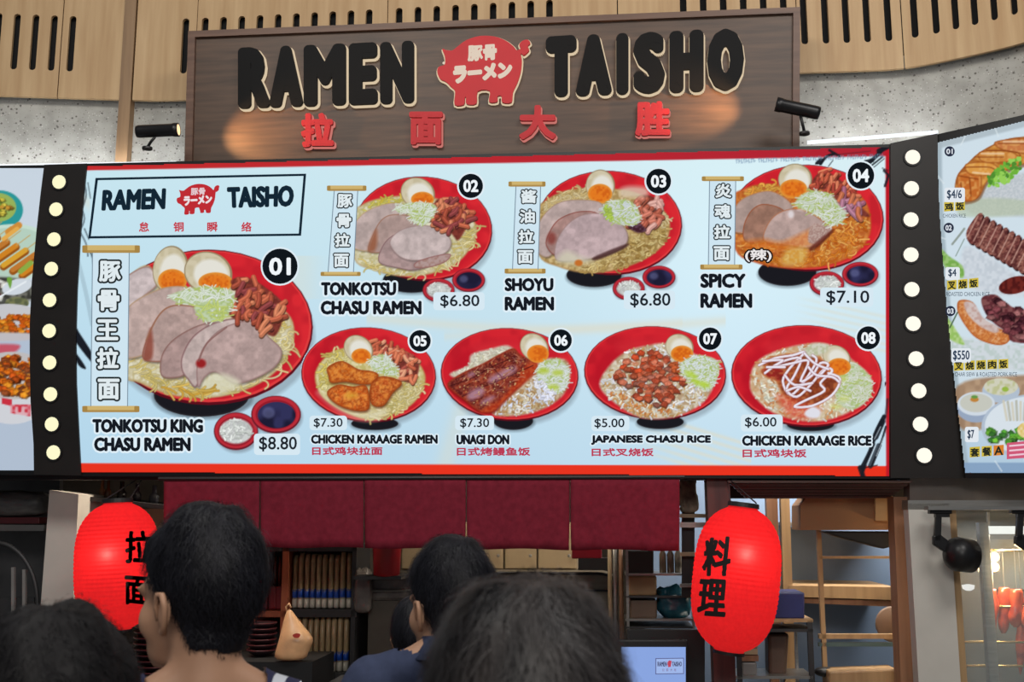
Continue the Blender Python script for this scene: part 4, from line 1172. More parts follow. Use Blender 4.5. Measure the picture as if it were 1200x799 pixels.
P.poly([(1108, 392), (1128, 396), (1200, 404), (1300, 410), (1300, 430), (1150, 434), (1110, 420)], (206, 214, 220), soft=5, tex=[((170, 190, 180), 3.0, .5)])
pk = [(1124, 352), (1140, 354), (1150, 372), (1170, 384), (1184, 392), (1180, 402), (1166, 404), (1144, 396), (1130, 380), (1122, 364)]
P.poly(pk, (206, 130, 70), tex=[((226, 176, 130), 3.0, .7), ((170, 84, 40), 1.6, .5)], edge=((176, 90, 40), 3)); P.poly([(1130, 354), (1142, 356), (1152, 372), (1170, 384), (1166, 390), (1148, 382), (1134, 368)], (206, 190, 186), soft=2, tex=[((180, 140, 130), 3.0, .6)])
P.poly([(1150, 350), (1166, 345), (1180, 355), (1200, 363), (1300, 378), (1300, 398), (1196, 402), (1180, 390), (1158, 372)], (96, 46, 52), tex=[((150, 100, 96), 3.0, .6)], soft=1.5)
P.chunks([(1152, 350), (1166, 346), (1180, 356), (1200, 364), (1300, 380), (1300, 396), (1196, 400), (1180, 388), (1160, 372)], 90, [(110, 56, 62), (80, 36, 44), (150, 96, 96), (60, 26, 34)], 6)
P.poly([(1108, 370), (1124, 392), (1130, 404), (1114, 398), (1106, 386)], (150, 190, 100), soft=2, tex=[((196, 216, 160), 3.0, .6)]); P.line([(1113, 384), (1120, 370), (1122, 366)], 1.5, (60, 90, 60))
P.poly([(1122, 452), (1190, 440), (1300, 440), (1300, 480), (1210, 470), (1160, 500), (1124, 500)], (150, 110, 76), soft=4, a=.8, tex=[((190, 150, 110), 6.0, .6)])
P.ell(1173, 458, 22, 14, (176, 190, 206)); P.ell(1173, 453, 20, 10, (206, 206, 186), tex=[((176, 180, 120), 3.0, .6)]); P.ell(1178, 456, 4, 3, (150, 180, 70))
P.ell(1144, 478, 23, 17, (150, 166, 190)); P.ell(1144, 473, 22, 14, (206, 216, 226)); P.ell(1144, 472, 19, 11, (196, 198, 188)); P.ell(1142, 468, 5, 3, (190, 130, 60)); P.ell(1142, 465, 4, 2, (100, 150, 70))
P.ell(1210, 500, 60, 38, (176, 190, 206)); P.ell(1211, 499, 57, 35, (214, 224, 232))
for k in range(10): P.line([(1176 + k * 5, 470 + k % 3), (1180 + k * 4, 492)], 3, ((206, 200, 180), (176, 176, 160))[k % 2], .8)
P.chunks([(1154, 500), (1166, 506), (1200, 500), (1300, 500), (1300, 512), (1190, 520), (1160, 516)], 80, [(80, 150, 50), (110, 180, 60), (60, 120, 50)], 5); P.ell(1206, 504, 14, 10, (220, 190, 110), tex=[((230, 220, 180), 3.0, .7)])
P.m &= (P.Y >= rtop(P.X) + 1) & (P.Y <= 553) & (P.X > redge(P.Y) + 1.5)
P.build('screen_print', RP, m_print, rb, 0.0)
YEL, DKI = (206, 184, 66), (40, 44, 36)


def cell_text(s, x, y, w, h, gap, dy=0.0, rx=0):
    for i, ch in enumerate(s):
        xx = x + i * (w + gap); yy = y + i * dy
        b = flat_poly('character_tile', RP, [(xx, yy), (xx + w, yy + dy), (xx + w, yy + h + dy), (xx, yy + h)], ink(YEL if ch != 'A' else (216, 130, 50)), rb, 0.002)
        lettering('dish_character', ch, RP, (xx + .8, yy + .8, xx + w - .8, yy + h - .8), ink(DKI), b, 0.003, 0.03)


cell_text('鸡饭', 1106.5, 237, 11.5, 11, 1.5, -1); cell_text('叉烧饭', 1110, 329, 11.2, 11, 1.6, -1.2)
cell_text('叉烧烧肉饭', 1118, 423.5, 11.3, 11, 1.8, -.6); cell_text('套餐A', 1136.5, 524, 12, 12, 2, -1)
for s, q in (('CHICKEN RICE', (1105, 250.5, 1132, 255)), ('ROASTED CHICKEN RICE', (1109, 342, 1160, 347)), ('CHAR SIEW & ROASTED PORK RICE', (1119, 436, 1192, 441))):
    lettering('dish_name', s, RP, q, ink((60, 74, 90)), rb, 0.002, 0.01)
for s, q, tg in (('$4/6', (1110, 222.5, 1127.5, 234), (1107, 220, 1131, 237)), ('$4', (1111.5, 315, 1121, 325), (1108, 313, 1125, 328)), ('$550', (1117, 410.5, 1136.5, 423), (1115, 408, 1138, 425)), ('$7', (1134, 503.5, 1142, 515), (1131, 500, 1147, 518))):
    t_ = flat_poly('price_tag', RP, rrect(*tg, 2.5), ink((226, 232, 238)), rb, 0.0025); lettering('price', s, RP, q, ink((40, 60, 84)), t_, 0.0035, 0.015)
for s, x, y in (('01', 1113, 177.5), ('02', 1112, 267), ('03', 1114, 364.5)):
    t_ = flat_poly('number_badge', RP, circ(x, y, 6), ink((40, 46, 66)), rb, 0.0025); lettering('badge_number', s, RP, (x - 3.8, y - 3.2, x + 3.8, y + 3.2), ink((220, 226, 234)), t_, 0.0035, 0.03)
t_ = flat_poly('side_note', RP, [(1180, 519), (1290, 508), (1290, 530), (1180, 538)], ink((206, 90, 120)), rb, 0.0025)
for k in range(3):
    MB().slab(RP, [(1183, 521.5 + k * 5.5), (1290, 512 + k * 5.5), (1290, 514 + k * 5.5), (1183, 523.5 + k * 5.5)], .0003, .0035).build('note_line', ink((236, 200, 214)), t_)

# ================================================================ WOODEN SHOP SIGN
SP = depth_plane(6.13, 5.1, 1.5, 110)
m_sign = wood_mat('dark_walnut_boards', (92, 68, 52), (62, 45, 35), grain=(.55, 1, 7), scale=4, rough=0.5, bump=0.06)
m_signf = wood_mat('walnut_edge', (112, 82, 66), (88, 62, 50), grain=(.6, 1, 8), scale=4, rough=0.5)
m_cream = glow('lit_cream_acrylic', (250, 226, 190), .72)
m_letter = mat('black_acrylic', (16, 15, 16), 0.6, var=.05, spec=.15)
m_redac = mat('red_acrylic', (196, 24, 36), 0.6, var=.05)
m_redside = glow('lit_red_acrylic', (250, 150, 140), .6)
stl, str_, sbr, sbl = (222, 38), (937, 10), (936, 205), (217, 212)
sign = empty('shop_sign', SP.p(577, 208, -.1), 'dark brown wooden sign with raised black letters and a red pig emblem', 'sign')
MB().slab(SP, [stl, str_, sbr, sbl], 0.10, 0.0).build('sign_board', m_sign, sign)
MB().slab(SP, [(222, 38), (937, 10), (929, 17), (230, 45)], 0.12, 0.022).build('frame_edge', m_signf, sign)
MB().slab(SP, [(937, 10), (936, 205), (928, 205), (929, 17)], 0.12, 0.022).build('frame_edge', m_signf, sign)
MB().slab(SP, [(222, 38), (230, 45), (226, 212), (217, 212)], 0.12, 0.022).build('frame_edge', m_signf, sign)


def raised(s, q, off, front, side, name_):
    lo = lettering(name_ + '_backing', s, SP, q, side, sign, 0.004, off + .011, 0.016, inset=off, shift=(0.9, 0.9))
    lettering(name_, s, SP, q, front, lo, 0.020, off, 0.022)


# one quad per letter keeps the proportions of the photographed word
for ch, x0, x1 in (('R', 281.5, 319), ('A', 318, 357), ('M', 358, 407), ('E', 410.5, 444), ('N', 447, 486.5)):
    t = lambda x: 59 + (x - 281) * (51 - 59) / 206
    u_ = lambda x: 129.5 + (x - 281) * (123 - 129.5) / 206
    raised(ch, [(x0, t(x0)), (x1, t(x1)), (x1, u_(x1)), (x0, u_(x0))], .05, m_letter, m_cream, 'sign_letter')
for ch, x0, x1 in (('T', 640, 676), ('A', 675, 717), ('I', 722, 736.5), ('S', 742, 779), ('H', 784, 824), ('O', 828, 871)):
    t = lambda x: 46 + (x - 640) * (36 - 46) / 231
    u_ = lambda x: 116.5 + (x - 640) * (108 - 116.5) / 231
    raised(ch, [(x0, t(x0)), (x1, t(x1)), (x1, u_(x1)), (x0, u_(x0))], .06, m_letter, m_cream, 'sign_letter')
for ch, q in (('拉', (355, 135, 393, 175)), ('面', (481, 133.5, 520, 172)), ('大', (609, 126, 652, 166)), ('胜', (744, 121.5, 785, 162))):
    raised(ch, q, .035, m_redac, m_redside, 'sign_character')
pq = [(513.5, 45), (622, 45), (622, 125), (513.5, 125)]
pb = pig(SP, pq, 0.016, 0.012, m_cream, sign, 'pig_emblem', 4.5)
pr = pig(SP, pq, 0.036, 0.02, m_redac, pb, 'pig_plate')
m_wt = glow('lit_white_acrylic', (246, 226, 206), .8)
lettering('emblem_lettering', '豚骨', SP, [(549, 56.5), (583, 54.5), (583, 73), (549, 75)], m_wt, pb, 0.037, 0.035, 0.004)
lettering('emblem_lettering', 'ラーメン', SP, [(532, 80), (601, 75), (601, 94), (532, 101)], m_wt, pb, 0.037, 0.06, 0.004)
MB().ball(SP.p(521, 76.5, .036), .008, 8, 6).build('pig_eye', m_wt, pb)

# the two sign lamps clamped to the top of the menu board
m_lamp = mat('black_lamp_metal', (30, 29, 31), 0.38, metal=.3, var=.1)


def sign_lamp(tail, nose, foot, r, label, aim, side, power=52.0):
    A, B = SP.p(*tail, .26), SP.p(*nose, .24); ax = (B - A).normalized(); L = (B - A).length
    Ft = SP.p(*foot, .24)
    t_ = empty('sign_lamp', Ft, label, 'lamp', 'black lamps lighting the wooden sign')
    MB().lathe(A, ax, [(0, r * .5), (.004, r * .92), (.02, r), (L * .86, r), (L * .88, r * 1.08), (L, r * 1.08), (L, r * .9), (L - .012, r * .86)], 20, True).build('lamp_body', m_lamp, t_, True)
    MB().lathe(A + ax * (L - .003), ax, [(0, 0.001), (.001, r * .86), (.002, r * .86), (.003, .001)], 16).build('lamp_lens', glow('lamp_lens', (255, 214, 160), 1.6), t_)
    M = A + ax * L * .45 - Vector((0, 0, r))
    MB().tube([M, (M + Ft) / 2 + Vector((0, 0, .004)), Ft], .009, 8).build('lamp_arm', m_lamp, t_, True)
    MB().lathe(Ft - Vector((0, 0, .012)), (0, 0, 1), [(0, .03), (.012, .03), (.016, .012)], 16, True).build('lamp_foot', m_lamp, t_)
    l = bpy.data.lights.new('sign_lamp_light', 'SPOT'); l.energy = power; l.color = (1, .55, .22); l.spot_size = math.radians(64); l.spot_blend = 1.0; l.shadow_soft_size = .02
    o = bpy.data.objects.new('sign_lamp_light', l); P_ = B + ax * .01; o.location = P_
    o.rotation_euler = (SP.p(*aim) - P_).to_track_quat('-Z', 'Y').to_euler(); COL.objects.link(o)


sign_lamp((181, 170.5), (227.5, 167), (192, 187), .038, 'black cylinder lamp at the left end of the wooden sign', (325, 152), 1)
sign_lamp((951, 151), (902, 139), (934, 171), .038, 'black cylinder lamp at the right end of the wooden sign', (805, 120), -1)

# ================================================================ BELOW THE BOARD: beams, posts, curtain
m_dkbeam = mat('dark_beam_paint', (40, 36, 38), 0.6)
m_maroon = wood_mat('maroon_post_wood', (92, 48, 44), (66, 34, 34), scale=4)
m_tan = wood_mat('tan_post_wood', (150, 108, 80), (124, 86, 62), scale=4)
m_ltwood = wood_mat('light_shelf_wood', (176, 144, 104), (150, 118, 82), scale=4)
m_white = mat('off_white_paint', (196, 192, 184), 0.5, var=.04)
m_steel = mat('brushed_steel', (168, 166, 162), 0.35, metal=.85, var=.1, stretch=(1, 1, 12))
m_cloth = mat('dark_red_cloth', (128, 38, 54), 0.9, scale=30, var=.12, bump=.1, spec=.1)
b_ = MB().rect(K(6.15), -140, 549, 1066, 562, .12).build('trim_2', m_dkbeam); tag(b_, kind='structure')  # dark beam stands in for the shadow line under the board
lv = MB().rect(K(6.3), 850, 556, 1066, 563, .1).build('trim_3', m_dkbeam); tag(lv, kind='structure')
MB().rect(K(6.55), 846, 548, 1072, 584, .04).build('louvre_back', m_dkbeam, lv)
m_slat = mat('brown_louvre', (112, 84, 76), .45, var=.1)
for i in range(6):
    y = 563 + i * 3.6
    p_ = K(6.10 + .06 * i)
    MB().slab(p_, [(852 + i * 4, y), (1070 - i * 5, y), (1068 - i * 5, y + 2.6), (854 + i * 4, y + 2.6)], .05).build('slat', m_slat, lv)
b_ = MB().rect(K(6.2), 1066, 552, 1215, 589, .12).build('trim_4', mat('grey_panel_paint', (120, 114, 110), .5)); tag(b_, kind='structure')


def post(name_, d, pts, thick, m, label, cat='post'):
    z0 = 0.0; pl = K(d)
    P_ = [pl.p(*q) for q in pts]
    v_ = [P_[0], P_[1], Vector((P_[2].x, P_[2].y, 0)), Vector((P_[3].x, P_[3].y, 0))]
    back = Vector(-pl.N * thick)
    mb = MB().add(v_ + [q + back for q in v_], [(0, 1, 2, 3), (7, 6, 5, 4), (0, 1, 5, 4), (1, 2, 6, 5), (2, 3, 7, 6), (3, 0, 4, 7)])
    o = mb.build(name_, m, None); tag(o, label, cat); return o


post('timber_post', 6.12, [(828, 560), (855, 560), (862, 799), (838, 799)], .16, m_maroon, 'maroon timber post behind the right red lantern')
post('timber_post', 6.25, [(1047, 582), (1066, 582), (1076, 799), (1053, 799)], .14, m_tan, 'tan timber post left of the white display frame')
pil = post('pillar', 6.35, [(58, 574), (92, 579), (83, 799), (40, 799)], .34, m_white, 'grey-white square pillar left of the left lantern', 'pillar')

nor = empty('noren_curtain', K(6.05).p(495, 650), 'dark red split cloth curtain hanging under the menu board', 'curtain')
MB().tube([K(6.05).p(186, 561), K(6.05).p(802, 559)], .012, 8).build('curtain_rod', m_black, nor)
ex = [192, 304.7, 426.5, 546.5, 668, 797]
for i in range(5):
    a, b = ex[i] + (.6 if i else 0), ex[i + 1] - .6
    nx, ny = 26, 8; V = []; F = []
    for j in range(ny + 1):
        t = j / ny
        for k in range(nx + 1):
            s_ = k / nx; slit = 1.3 * max(0, t - .5)
            x = a + slit * (1 if i else 0) + (b - a - slit * 2) * s_; yb = 640 + 5 * (x - 192) / 605 + .8 * math.sin(x / 17.)
            y = 559 + (yb - 559) * t
            V.append(K(6.05).at(x, y) + K(6.05).N * (.006 * math.sin(x / 9. + i) * t + .004 * math.sin(x / 4.3) * t))
    for j in range(ny):
        for k in range(nx): F.append((j * (nx + 1) + k, j * (nx + 1) + k + 1, (j + 1) * (nx + 1) + k + 1, (j + 1) * (nx + 1) + k))
    o = mesh_obj('cloth_panel', V, F, m_cloth, nor, True)
    s_ = o.modifiers.new('thickness', 'SOLIDIFY'); s_.thickness = .003

# ================================================================ RED PAPER LANTERNS
m_lan = bpy.data.materials.new('red_lantern_paper'); m_lan.use_nodes = True
nt = m_lan.node_tree; nt.nodes.remove(nt.nodes['Principled BSDF'])
df = nt.nodes.new('ShaderNodeBsdfDiffuse'); tl = nt.nodes.new('ShaderNodeBsdfTranslucent'); em = nt.nodes.new('ShaderNodeEmission')
mx = nt.nodes.new('ShaderNodeMixShader'); ad = nt.nodes.new('ShaderNodeAddShader'); nz = nt.nodes.new('ShaderNodeTexNoise'); nz.inputs['Scale'].default_value = 30
rp = nt.nodes.new('ShaderNodeValToRGB'); rp.color_ramp.elements[0].color = (*lin((214, 24, 34)), 1); rp.color_ramp.elements[1].color = (*lin((236, 40, 46)), 1)
nt.links.new(nz.outputs[0], rp.inputs[0])
for n_ in (df, tl): nt.links.new(rp.outputs[0], n_.inputs[0])
tl.inputs[0].default_value = (1, .17, .11, 1)
em.inputs[0].default_value = (*lin((232, 60, 62)), 1); em.inputs[1].default_value = .22
mx.inputs[0].default_value = .55
nt.links.new(df.outputs[0], mx.inputs[1]); nt.links.new(tl.outputs[0], mx.inputs[2])
nt.links.new(mx.outputs[0], ad.inputs[0]); nt.links.new(em.outputs[0], ad.inputs[1]); nt.links.new(ad.outputs[0], nt.nodes['Material Output'].inputs[0])
m_brush = mat('black_brush_ink', (14, 10, 10), .8, var=.05)


def lantern(top, bot, d, rpx, label, bulb, chars, power):
    pl = K(d); A = pl.p(*top); B = pl.p(*bot); ax = (B - A).normalized(); L = (B - A).length; R = rpx * d / FPX
    t_ = empty('paper_lantern', B - Vector((0, 0, .02)), label, 'lantern', 'glowing red paper lanterns under the board')

    def rad(t): return R * max(.34, (1 - abs(2 * t - 1) ** 3.0) ** (1 / 2.1)) if 0 < t < 1 else R * .34
    prof = []; N = 31
    for i in range(N * 4 + 1):
        t = i / (N * 4); prof.append((t * L, rad(t) * (1 - .016 * abs(math.cos(PI * i / 4)) ** 6)))
    MB().lathe(A, ax, prof, 44).build('paper_shade', m_lan, t_, True)
    MB().lathe(A - ax * .018, ax, [(0, R * .36), (.024, R * .37), (.024, R * .3), (0, R * .3), (0, R * .36)], 28).build('top_ring', m_black, t_)
    MB().lathe(B - ax * .006, ax, [(0, R * .36), (.016, R * .36), (.016, R * .28), (0, R * .28), (0, R * .36)], 28).build('bottom_ring', m_black, t_)
    MB().tube([A - ax * .015 + Vector((R * .3, 0, 0)), A + Vector((0, .42, .17)), A - ax * .015 - Vector((R * .3, 0, 0))], .004, 6).build('hanging_wire', m_black, t_)
    bp = pl.p(*bulb) + Vector((0, -R * .84, 0))
    MB().ball(bp + Vector((0, .03, 0)), (.018, .018, .03), 12, 8).build('bulb', glow('lantern_bulb', (255, 214, 140), 3), t_, True)
    l = bpy.data.lights.new('lantern_light', 'POINT'); l.energy = power * .62; l.color = (1, .82, .5); l.shadow_soft_size = .012
    o = bpy.data.objects.new('lantern_light', l); o.location = bp; COL.objects.link(o)
    l = bpy.data.lights.new('lantern_light', 'POINT'); l.energy = power * .42; l.color = (1, .7, .5); l.shadow_soft_size = .1
    o = bpy.data.objects.new('lantern_light', l); o.location = (A + B) / 2; COL.objects.link(o)
    c = np.array(CAM)
    for s, q in chars:
        P_, Z, F = text_layout(s, q, .022, None, 1.0, 0)
        # finer triangles so the strokes follow the curve of the paper
        me = bpy.data.meshes.new('tmp'); me.from_pydata([(x, y, 0) for x, y in P_], [], F); bm = bmesh.new(); bm.from_mesh(me)
        bmesh.ops.triangulate(bm, faces=bm.faces)
        for _ in range(2):
            lg = [e for e in bm.edges if e.calc_length() > 5]
            if lg: bmesh.ops.subdivide_edges(bm, edges=lg, cuts=1, use_grid_fill=False); bmesh.ops.triangulate(bm, faces=bm.faces)
        bm.verts.index_update(); V2 = np.array([tuple(v_.co) for v_ in bm.verts]); F2 = [tuple(w.index for w in g.verts) for g in bm.faces]; bm.free(); bpy.data.meshes.remove(me)
        D = ray(V2[:, 0] + .35 * np.sin(V2[:, 1]), V2[:, 1]); lo = np.full(len(V2), d - R * 1.5); hi = np.full(len(V2), d)
        An, axn = np.array(A), np.array(ax); rt = np.vectorize(rad)
        for _ in range(24):
            mid = (lo + hi) / 2; X = c + D * (mid / D[:, 1])[:, None]; w = X - An; h = w @ axn
            dist = np.linalg.norm(w - h[:, None] * axn, axis=1); out = dist > rt(np.clip(h / L, .001, .999)) + .004
            lo = np.where(out, mid, lo); hi = np.where(out, hi, mid)
        mesh_obj('brush_character', c + D * (lo / D[:, 1])[:, None], F2, m_brush, t_, recalc=False)


lantern((871, 593), (854, 764), 5.75, 48.5, 'tilted red paper lantern at the right, brushed with two black characters', (864, 648),
        [('料', [(826, 630), (859, 628), (855, 675), (822, 675)]), ('理', [(820, 677), (852, 679), (850, 723), (816, 721)])], 2.2)
lantern((138, 588), (137, 739), 5.85, 48.5, 'upright red paper lantern partly hidden by the short-haired man', (142, 648),
        [('拉', [(147, 622), (179, 621), (177, 661), (146, 660)]), ('面', [(146, 674), (178, 676), (176, 711), (146, 708)])], 2.2)

# ================================================================ KITCHEN THINGS
def R3(c, x0, y0, x1, y1, d): return c.rect(K(d), x0, y0, x1, y1, .1)


def slab_thing(name_, label, cat, d, pts, thick, m, group=None, bevel=0.0, kind=None):
    if len(pts) == 4 and not hasattr(pts[0], '__len__'):
        x0, y0, x1, y1 = pts; pts = [(x0, y0), (x1, y0), (x1, y1), (x0, y1)]
    o = MB().slab(K(d), pts, thick).build(name_, m, None, bevel=bevel); return tag(o, label, cat, group, kind)


m_grey = mat('grey_plastic', (130, 128, 126), .5)
m_dgrey = mat('dark_grey_metal', (58, 58, 60), .5, metal=.3)
m_orwood = wood_mat('orange_shelf_wood', (176, 96, 62), (146, 74, 50), scale=4)
m_clear = mat('clear_film', (226, 208, 164), .25, alpha=.4, spec=.8)
m_nood = mat('dried_noodles', (214, 184, 128), .7, col2=(140, 80, 54), scale=22, stretch=(1, 1, .3), bump=.2)
m_blue = mat('blue_label_film', (34, 84, 190), .4, var=.08)
m_whiteb = mat('white_label_film', (206, 200, 186), .5, var=.08)

# shelf of noodle packets
su = empty('shelf_unit', Vector((K(6.9).p(365, 799).x, K(6.9).p(365, 799).y + .2, 0)), 'shelf unit with an orange timber upright, behind the short-haired man', 'shelf')


def vboard(name_, x0, x1, ytop, d, thick, m, par):
    pl = K(d); a, b = pl.p(x0, ytop), pl.p(x1, ytop); bk = Vector(-pl.N * thick)
    v_ = [a, b, Vector((b.x, b.y, 0)), Vector((a.x, a.y, 0))]
    return MB().add(v_ + [q + bk for q in v_], [(0, 1, 2, 3), (7, 6, 5, 4), (0, 1, 5, 4), (1, 2, 6, 5), (2, 3, 7, 6), (3, 0, 4, 7)]).build(name_, m, par)


vboard('upright', 331.5, 339, 640, 6.9, .4, m_orwood, su); vboard('upright', 413, 418, 640, 6.9, .4, m_dgrey, su); vboard('upright', 296, 302, 640, 6.9, .4, m_orwood, su)
for x0, y0, x1, y1, m in ((296, 638, 418, 646, m_dgrey), (339, 714, 418, 723, m_dgrey), (296, 716, 339, 723, m_orwood), (339, 788, 418, 795, m_dgrey)):
    MB().rect(K(6.9), x0, y0, x1, y1, .4).build('shelf_board', m, su)
MB().rect(K(7.28), 296, 640, 418, 799, .02).build('back_panel', m_dgrey, su)


def packet(parent_loc, label):
    t_ = empty('noodle_packet', parent_loc, label, 'packet'); w, h = .033, .34

    def pouch(z0, z1, w_, dp, m, n_):
        mb = MB(); V = []; F = []; k = 12
        rows = [(z0, .55), (z0 + (z1 - z0) * .1, .95), ((z0 + z1) / 2, 1.0), (z1 - (z1 - z0) * .12, .9), (z1, .35)]
        for z, s_ in rows:
            for j in range(k):
                t = 2 * PI * j / k; V.append((w_ * (.85 + .15 * s_) * math.copysign(abs(math.cos(t)) ** .6, math.cos(t)), dp * s_ * math.copysign(abs(math.sin(t)) ** .6, math.sin(t)), z))
        for i in range(4):
            for j in range(k): F.append((i * k + j, i * k + (j + 1) % k, (i + 1) * k + (j + 1) % k, (i + 1) * k + j))
        F += [tuple(range(k - 1, -1, -1)), tuple(range(4 * k, 5 * k))]
        o = mesh_obj(n_, V, F, m, None, True, local=True); o.parent = t_; return o
    pouch(.05, h, w * .5, .05, m_nood, 'noodle_bundle')
    pouch(.062, .128, w * .54, .056, m_blue, 'blue_band')
    pouch(0, .066, w * .53, .054, m_whiteb, 'white_foot')
    pouch(.03, h * 1.02, w * .52, .055, m_clear, 'clear_film')
    return t_


def dup(root, loc, rz=0, label=None, scale=1.0):
    r = root.copy(); COL.objects.link(r); r.location = loc; r.rotation_euler = (0, 0, rz); r.scale = (scale,) * 3
    r['wx'] = list(loc)
    if label: r['label'] = label
    for ch in list(root.children):
        c = ch.copy(); COL.objects.link(c); c.parent = r
        for g in ch.children:
            d_ = g.copy(); COL.objects.link(d_); d_.parent = c
    return r


pk0 = None
for row, (ys, xs, wd) in enumerate(((713, [345.5 + 7.0 * i for i in range(10)], 'upper'), (787, [349 + 7.0 * i for i in range(9)], 'lower'))):
    for i, x in enumerate(xs):
        loc = K(6.98).p(x, ys) + Vector((0, RNG.random() * .02, .004)); lb_ = 'blue and white noodle packet on the %s shelf, %s from the left' % (wd, ('first', 'second', 'third', 'fourth', 'fifth', 'sixth', 'seventh', 'eighth', 'ninth', 'tenth')[i])
        if pk0 is None: pk0 = packet(loc, lb_); o = pk0
        else: o = dup(pk0, loc, RNG.normal() * .05, lb_)
        o['group'] = 'noodle packets on the %s shelf' % wd
        o.scale = (1, 1, .98 + .06 * RNG.random())
# red packets in the left bay
for i, x in enumerate((309, 319, 327)):
    o = MB().rect(K(6.98), x - 4.5, 687, x + 4, 714, .06).build('sauce_carton', mat('red_carton', (120, 26, 34), .5), None, bevel=.008)
    tag(o, ('dark red carton', 'dark red carton', 'dark red carton')[i] + (' hidden most by the short-haired man\'s head', ' in the middle of the left shelf bay', ' against the orange upright')[i], 'carton', 'cartons in the left shelf bay')
for i, x in enumerate((322, 327.5)):
    o = MB().lathe(K(7.05).p(x, 686), (0, 0, 1), [(0, .014), (.12, .014), (.15, .007), (.19, .006)], 10, True).build('sauce_bottle', mat('brown_glass', (96, 50, 36), .15), None, True)
    tag(o, ('brown bottle on the left of two above the red cartons', 'brown bottle nearest the orange upright')[i], 'bottle', 'bottles in the left shelf bay')
# dark stacked bowls
m_lacq = mat('dark_lacquer', (42, 24, 30), .35, var=.1)


def stack(x, ybase, n, rpx, d, label, pitch):
    r = rpx * d / FPX; p0 = K(d).p(x, ybase)
    b0 = None
    for i in range(n):
        z = Vector((0, 0, i * pitch * d / FPX))
        if b0 is None:
            b0 = empty('lacquer_bowl', p0, None, 'bowl'); h = .05
            V = MB().lathe((0, 0, 0), (0, 0, 1), [(0, r * .45), (.006, r * .5), (.012, r * .75), (.03, r * .97), (.036, r), (.036, r * .96), (.014, r * .7), (.012, .001)], 24)
            o = mesh_obj('bowl_body', [tuple(q) for q in V.v], V.f, m_lacq, None, True, local=True); o.parent = b0
            V = MB().lathe((0, 0, .034), (0, 0, 1), [(0, r), (.003, r * 1.005), (.005, r * .99), (.003, r * .96)], 24)
            o = mesh_obj('bowl_rim', [tuple(q) for q in V.v], V.f, mat('rim_red', (96, 40, 44), .3), None, True, local=True); o.parent = b0
            o_ = b0
        else: o_ = dup(b0, p0 + z)
        od = ('lowest', 'second lowest', 'third lowest', 'fourth from the bottom', 'fifth from the bottom', 'sixth from the bottom', 'seventh from the bottom', 'eighth from the bottom', 'ninth from the bottom', 'tenth from the bottom', 'topmost')
        o_['label'] = label + ', ' + (od[i] if i < n - 1 else 'topmost'); o_['group'] = label.replace('bowl', 'bowls')


stack(181, 800, 10, 26, 6.13, 'dark lacquer bowl in the stack between lantern and short-haired man', 6.4)
stack(306, 768, 6, 17, 6.55, 'dark lacquer bowl in the stack beside the plastic bag', 6.0)
post('low_cabinet', 6.28, [(225, 775.5), (366, 775.5), (366, 799), (225, 799)], .5, m_black, 'black low cabinet under the plastic bag and small bowl stack', 'cabinet')
post('low_cabinet', 5.97, [(146, 801), (222, 801), (222, 830), (146, 830)], .35, m_dkbeam, 'low cabinet under the tall bowl stack, below the left lantern', 'cabinet')
# plastic bag of food, hanging from its knot
m_bag = mat('thin_peach_plastic', (226, 176, 130), .3, alpha=.88, var=.1, scale=12, bump=.4)
bg = empty('plastic_bag', K(6.3).p(343, 775), 'knotted peach plastic bag with a red print, standing before the shelf', 'bag')
pl = K(6.3); rows = [(713, 337, 341), (722, 333.5, 347), (735, 330, 357), (748, 327, 369), (755, 325, 366), (765, 322, 361), (774, 320, 360)]
V = []; F = []; k = 14
for y, xa, xb in rows:
    c_ = pl.p((xa + xb) / 2, y); hw_ = (xb - xa) / 2 * 6.3 / FPX
    for j in range(k):
        t = 2 * PI * j / k; w = 1 + .07 * math.sin(5 * t + y * .3)
        V.append(c_ + Vector((hw_ * math.cos(t), max(.012, min(hw_, .10)) * .8 * w * math.sin(t), .006 * math.sin(7 * t))))
for i in range(len(rows) - 1):
    for j in range(k): F.append((i * k + j, i * k + (j + 1) % k, (i + 1) * k + (j + 1) % k, (i + 1) * k + j))
F += [tuple(range(k - 1, -1, -1)), tuple(range((len(rows) - 1) * k, len(rows) * k))]
bo = mesh_obj('bag_film', [tuple(q) for q in V], F, m_bag, bg, True)
ss = bo.modifiers.new('sub', 'SUBSURF'); ss.levels = ss.render_levels = 1
MB().tube([pl.p(337, 718), pl.p(335, 711), pl.p(339, 707), pl.p(341, 712)], .006, 6).build('bag_knot', m_bag, bg, True)
mk = flat_poly('red_print', K(6.2), spline([(343, 744), (347, 742), (352, 743), (350, 747), (345, 747)], True, 3), mat('red_print', (190, 60, 50), .5), bg, 0)
# grey wrapped goods beside shelf, red pail, covered appliance
m_film = mat('grey_wrap_film', (120, 112, 106), .3, col2=(84, 78, 76), scale=14, bump=.5)


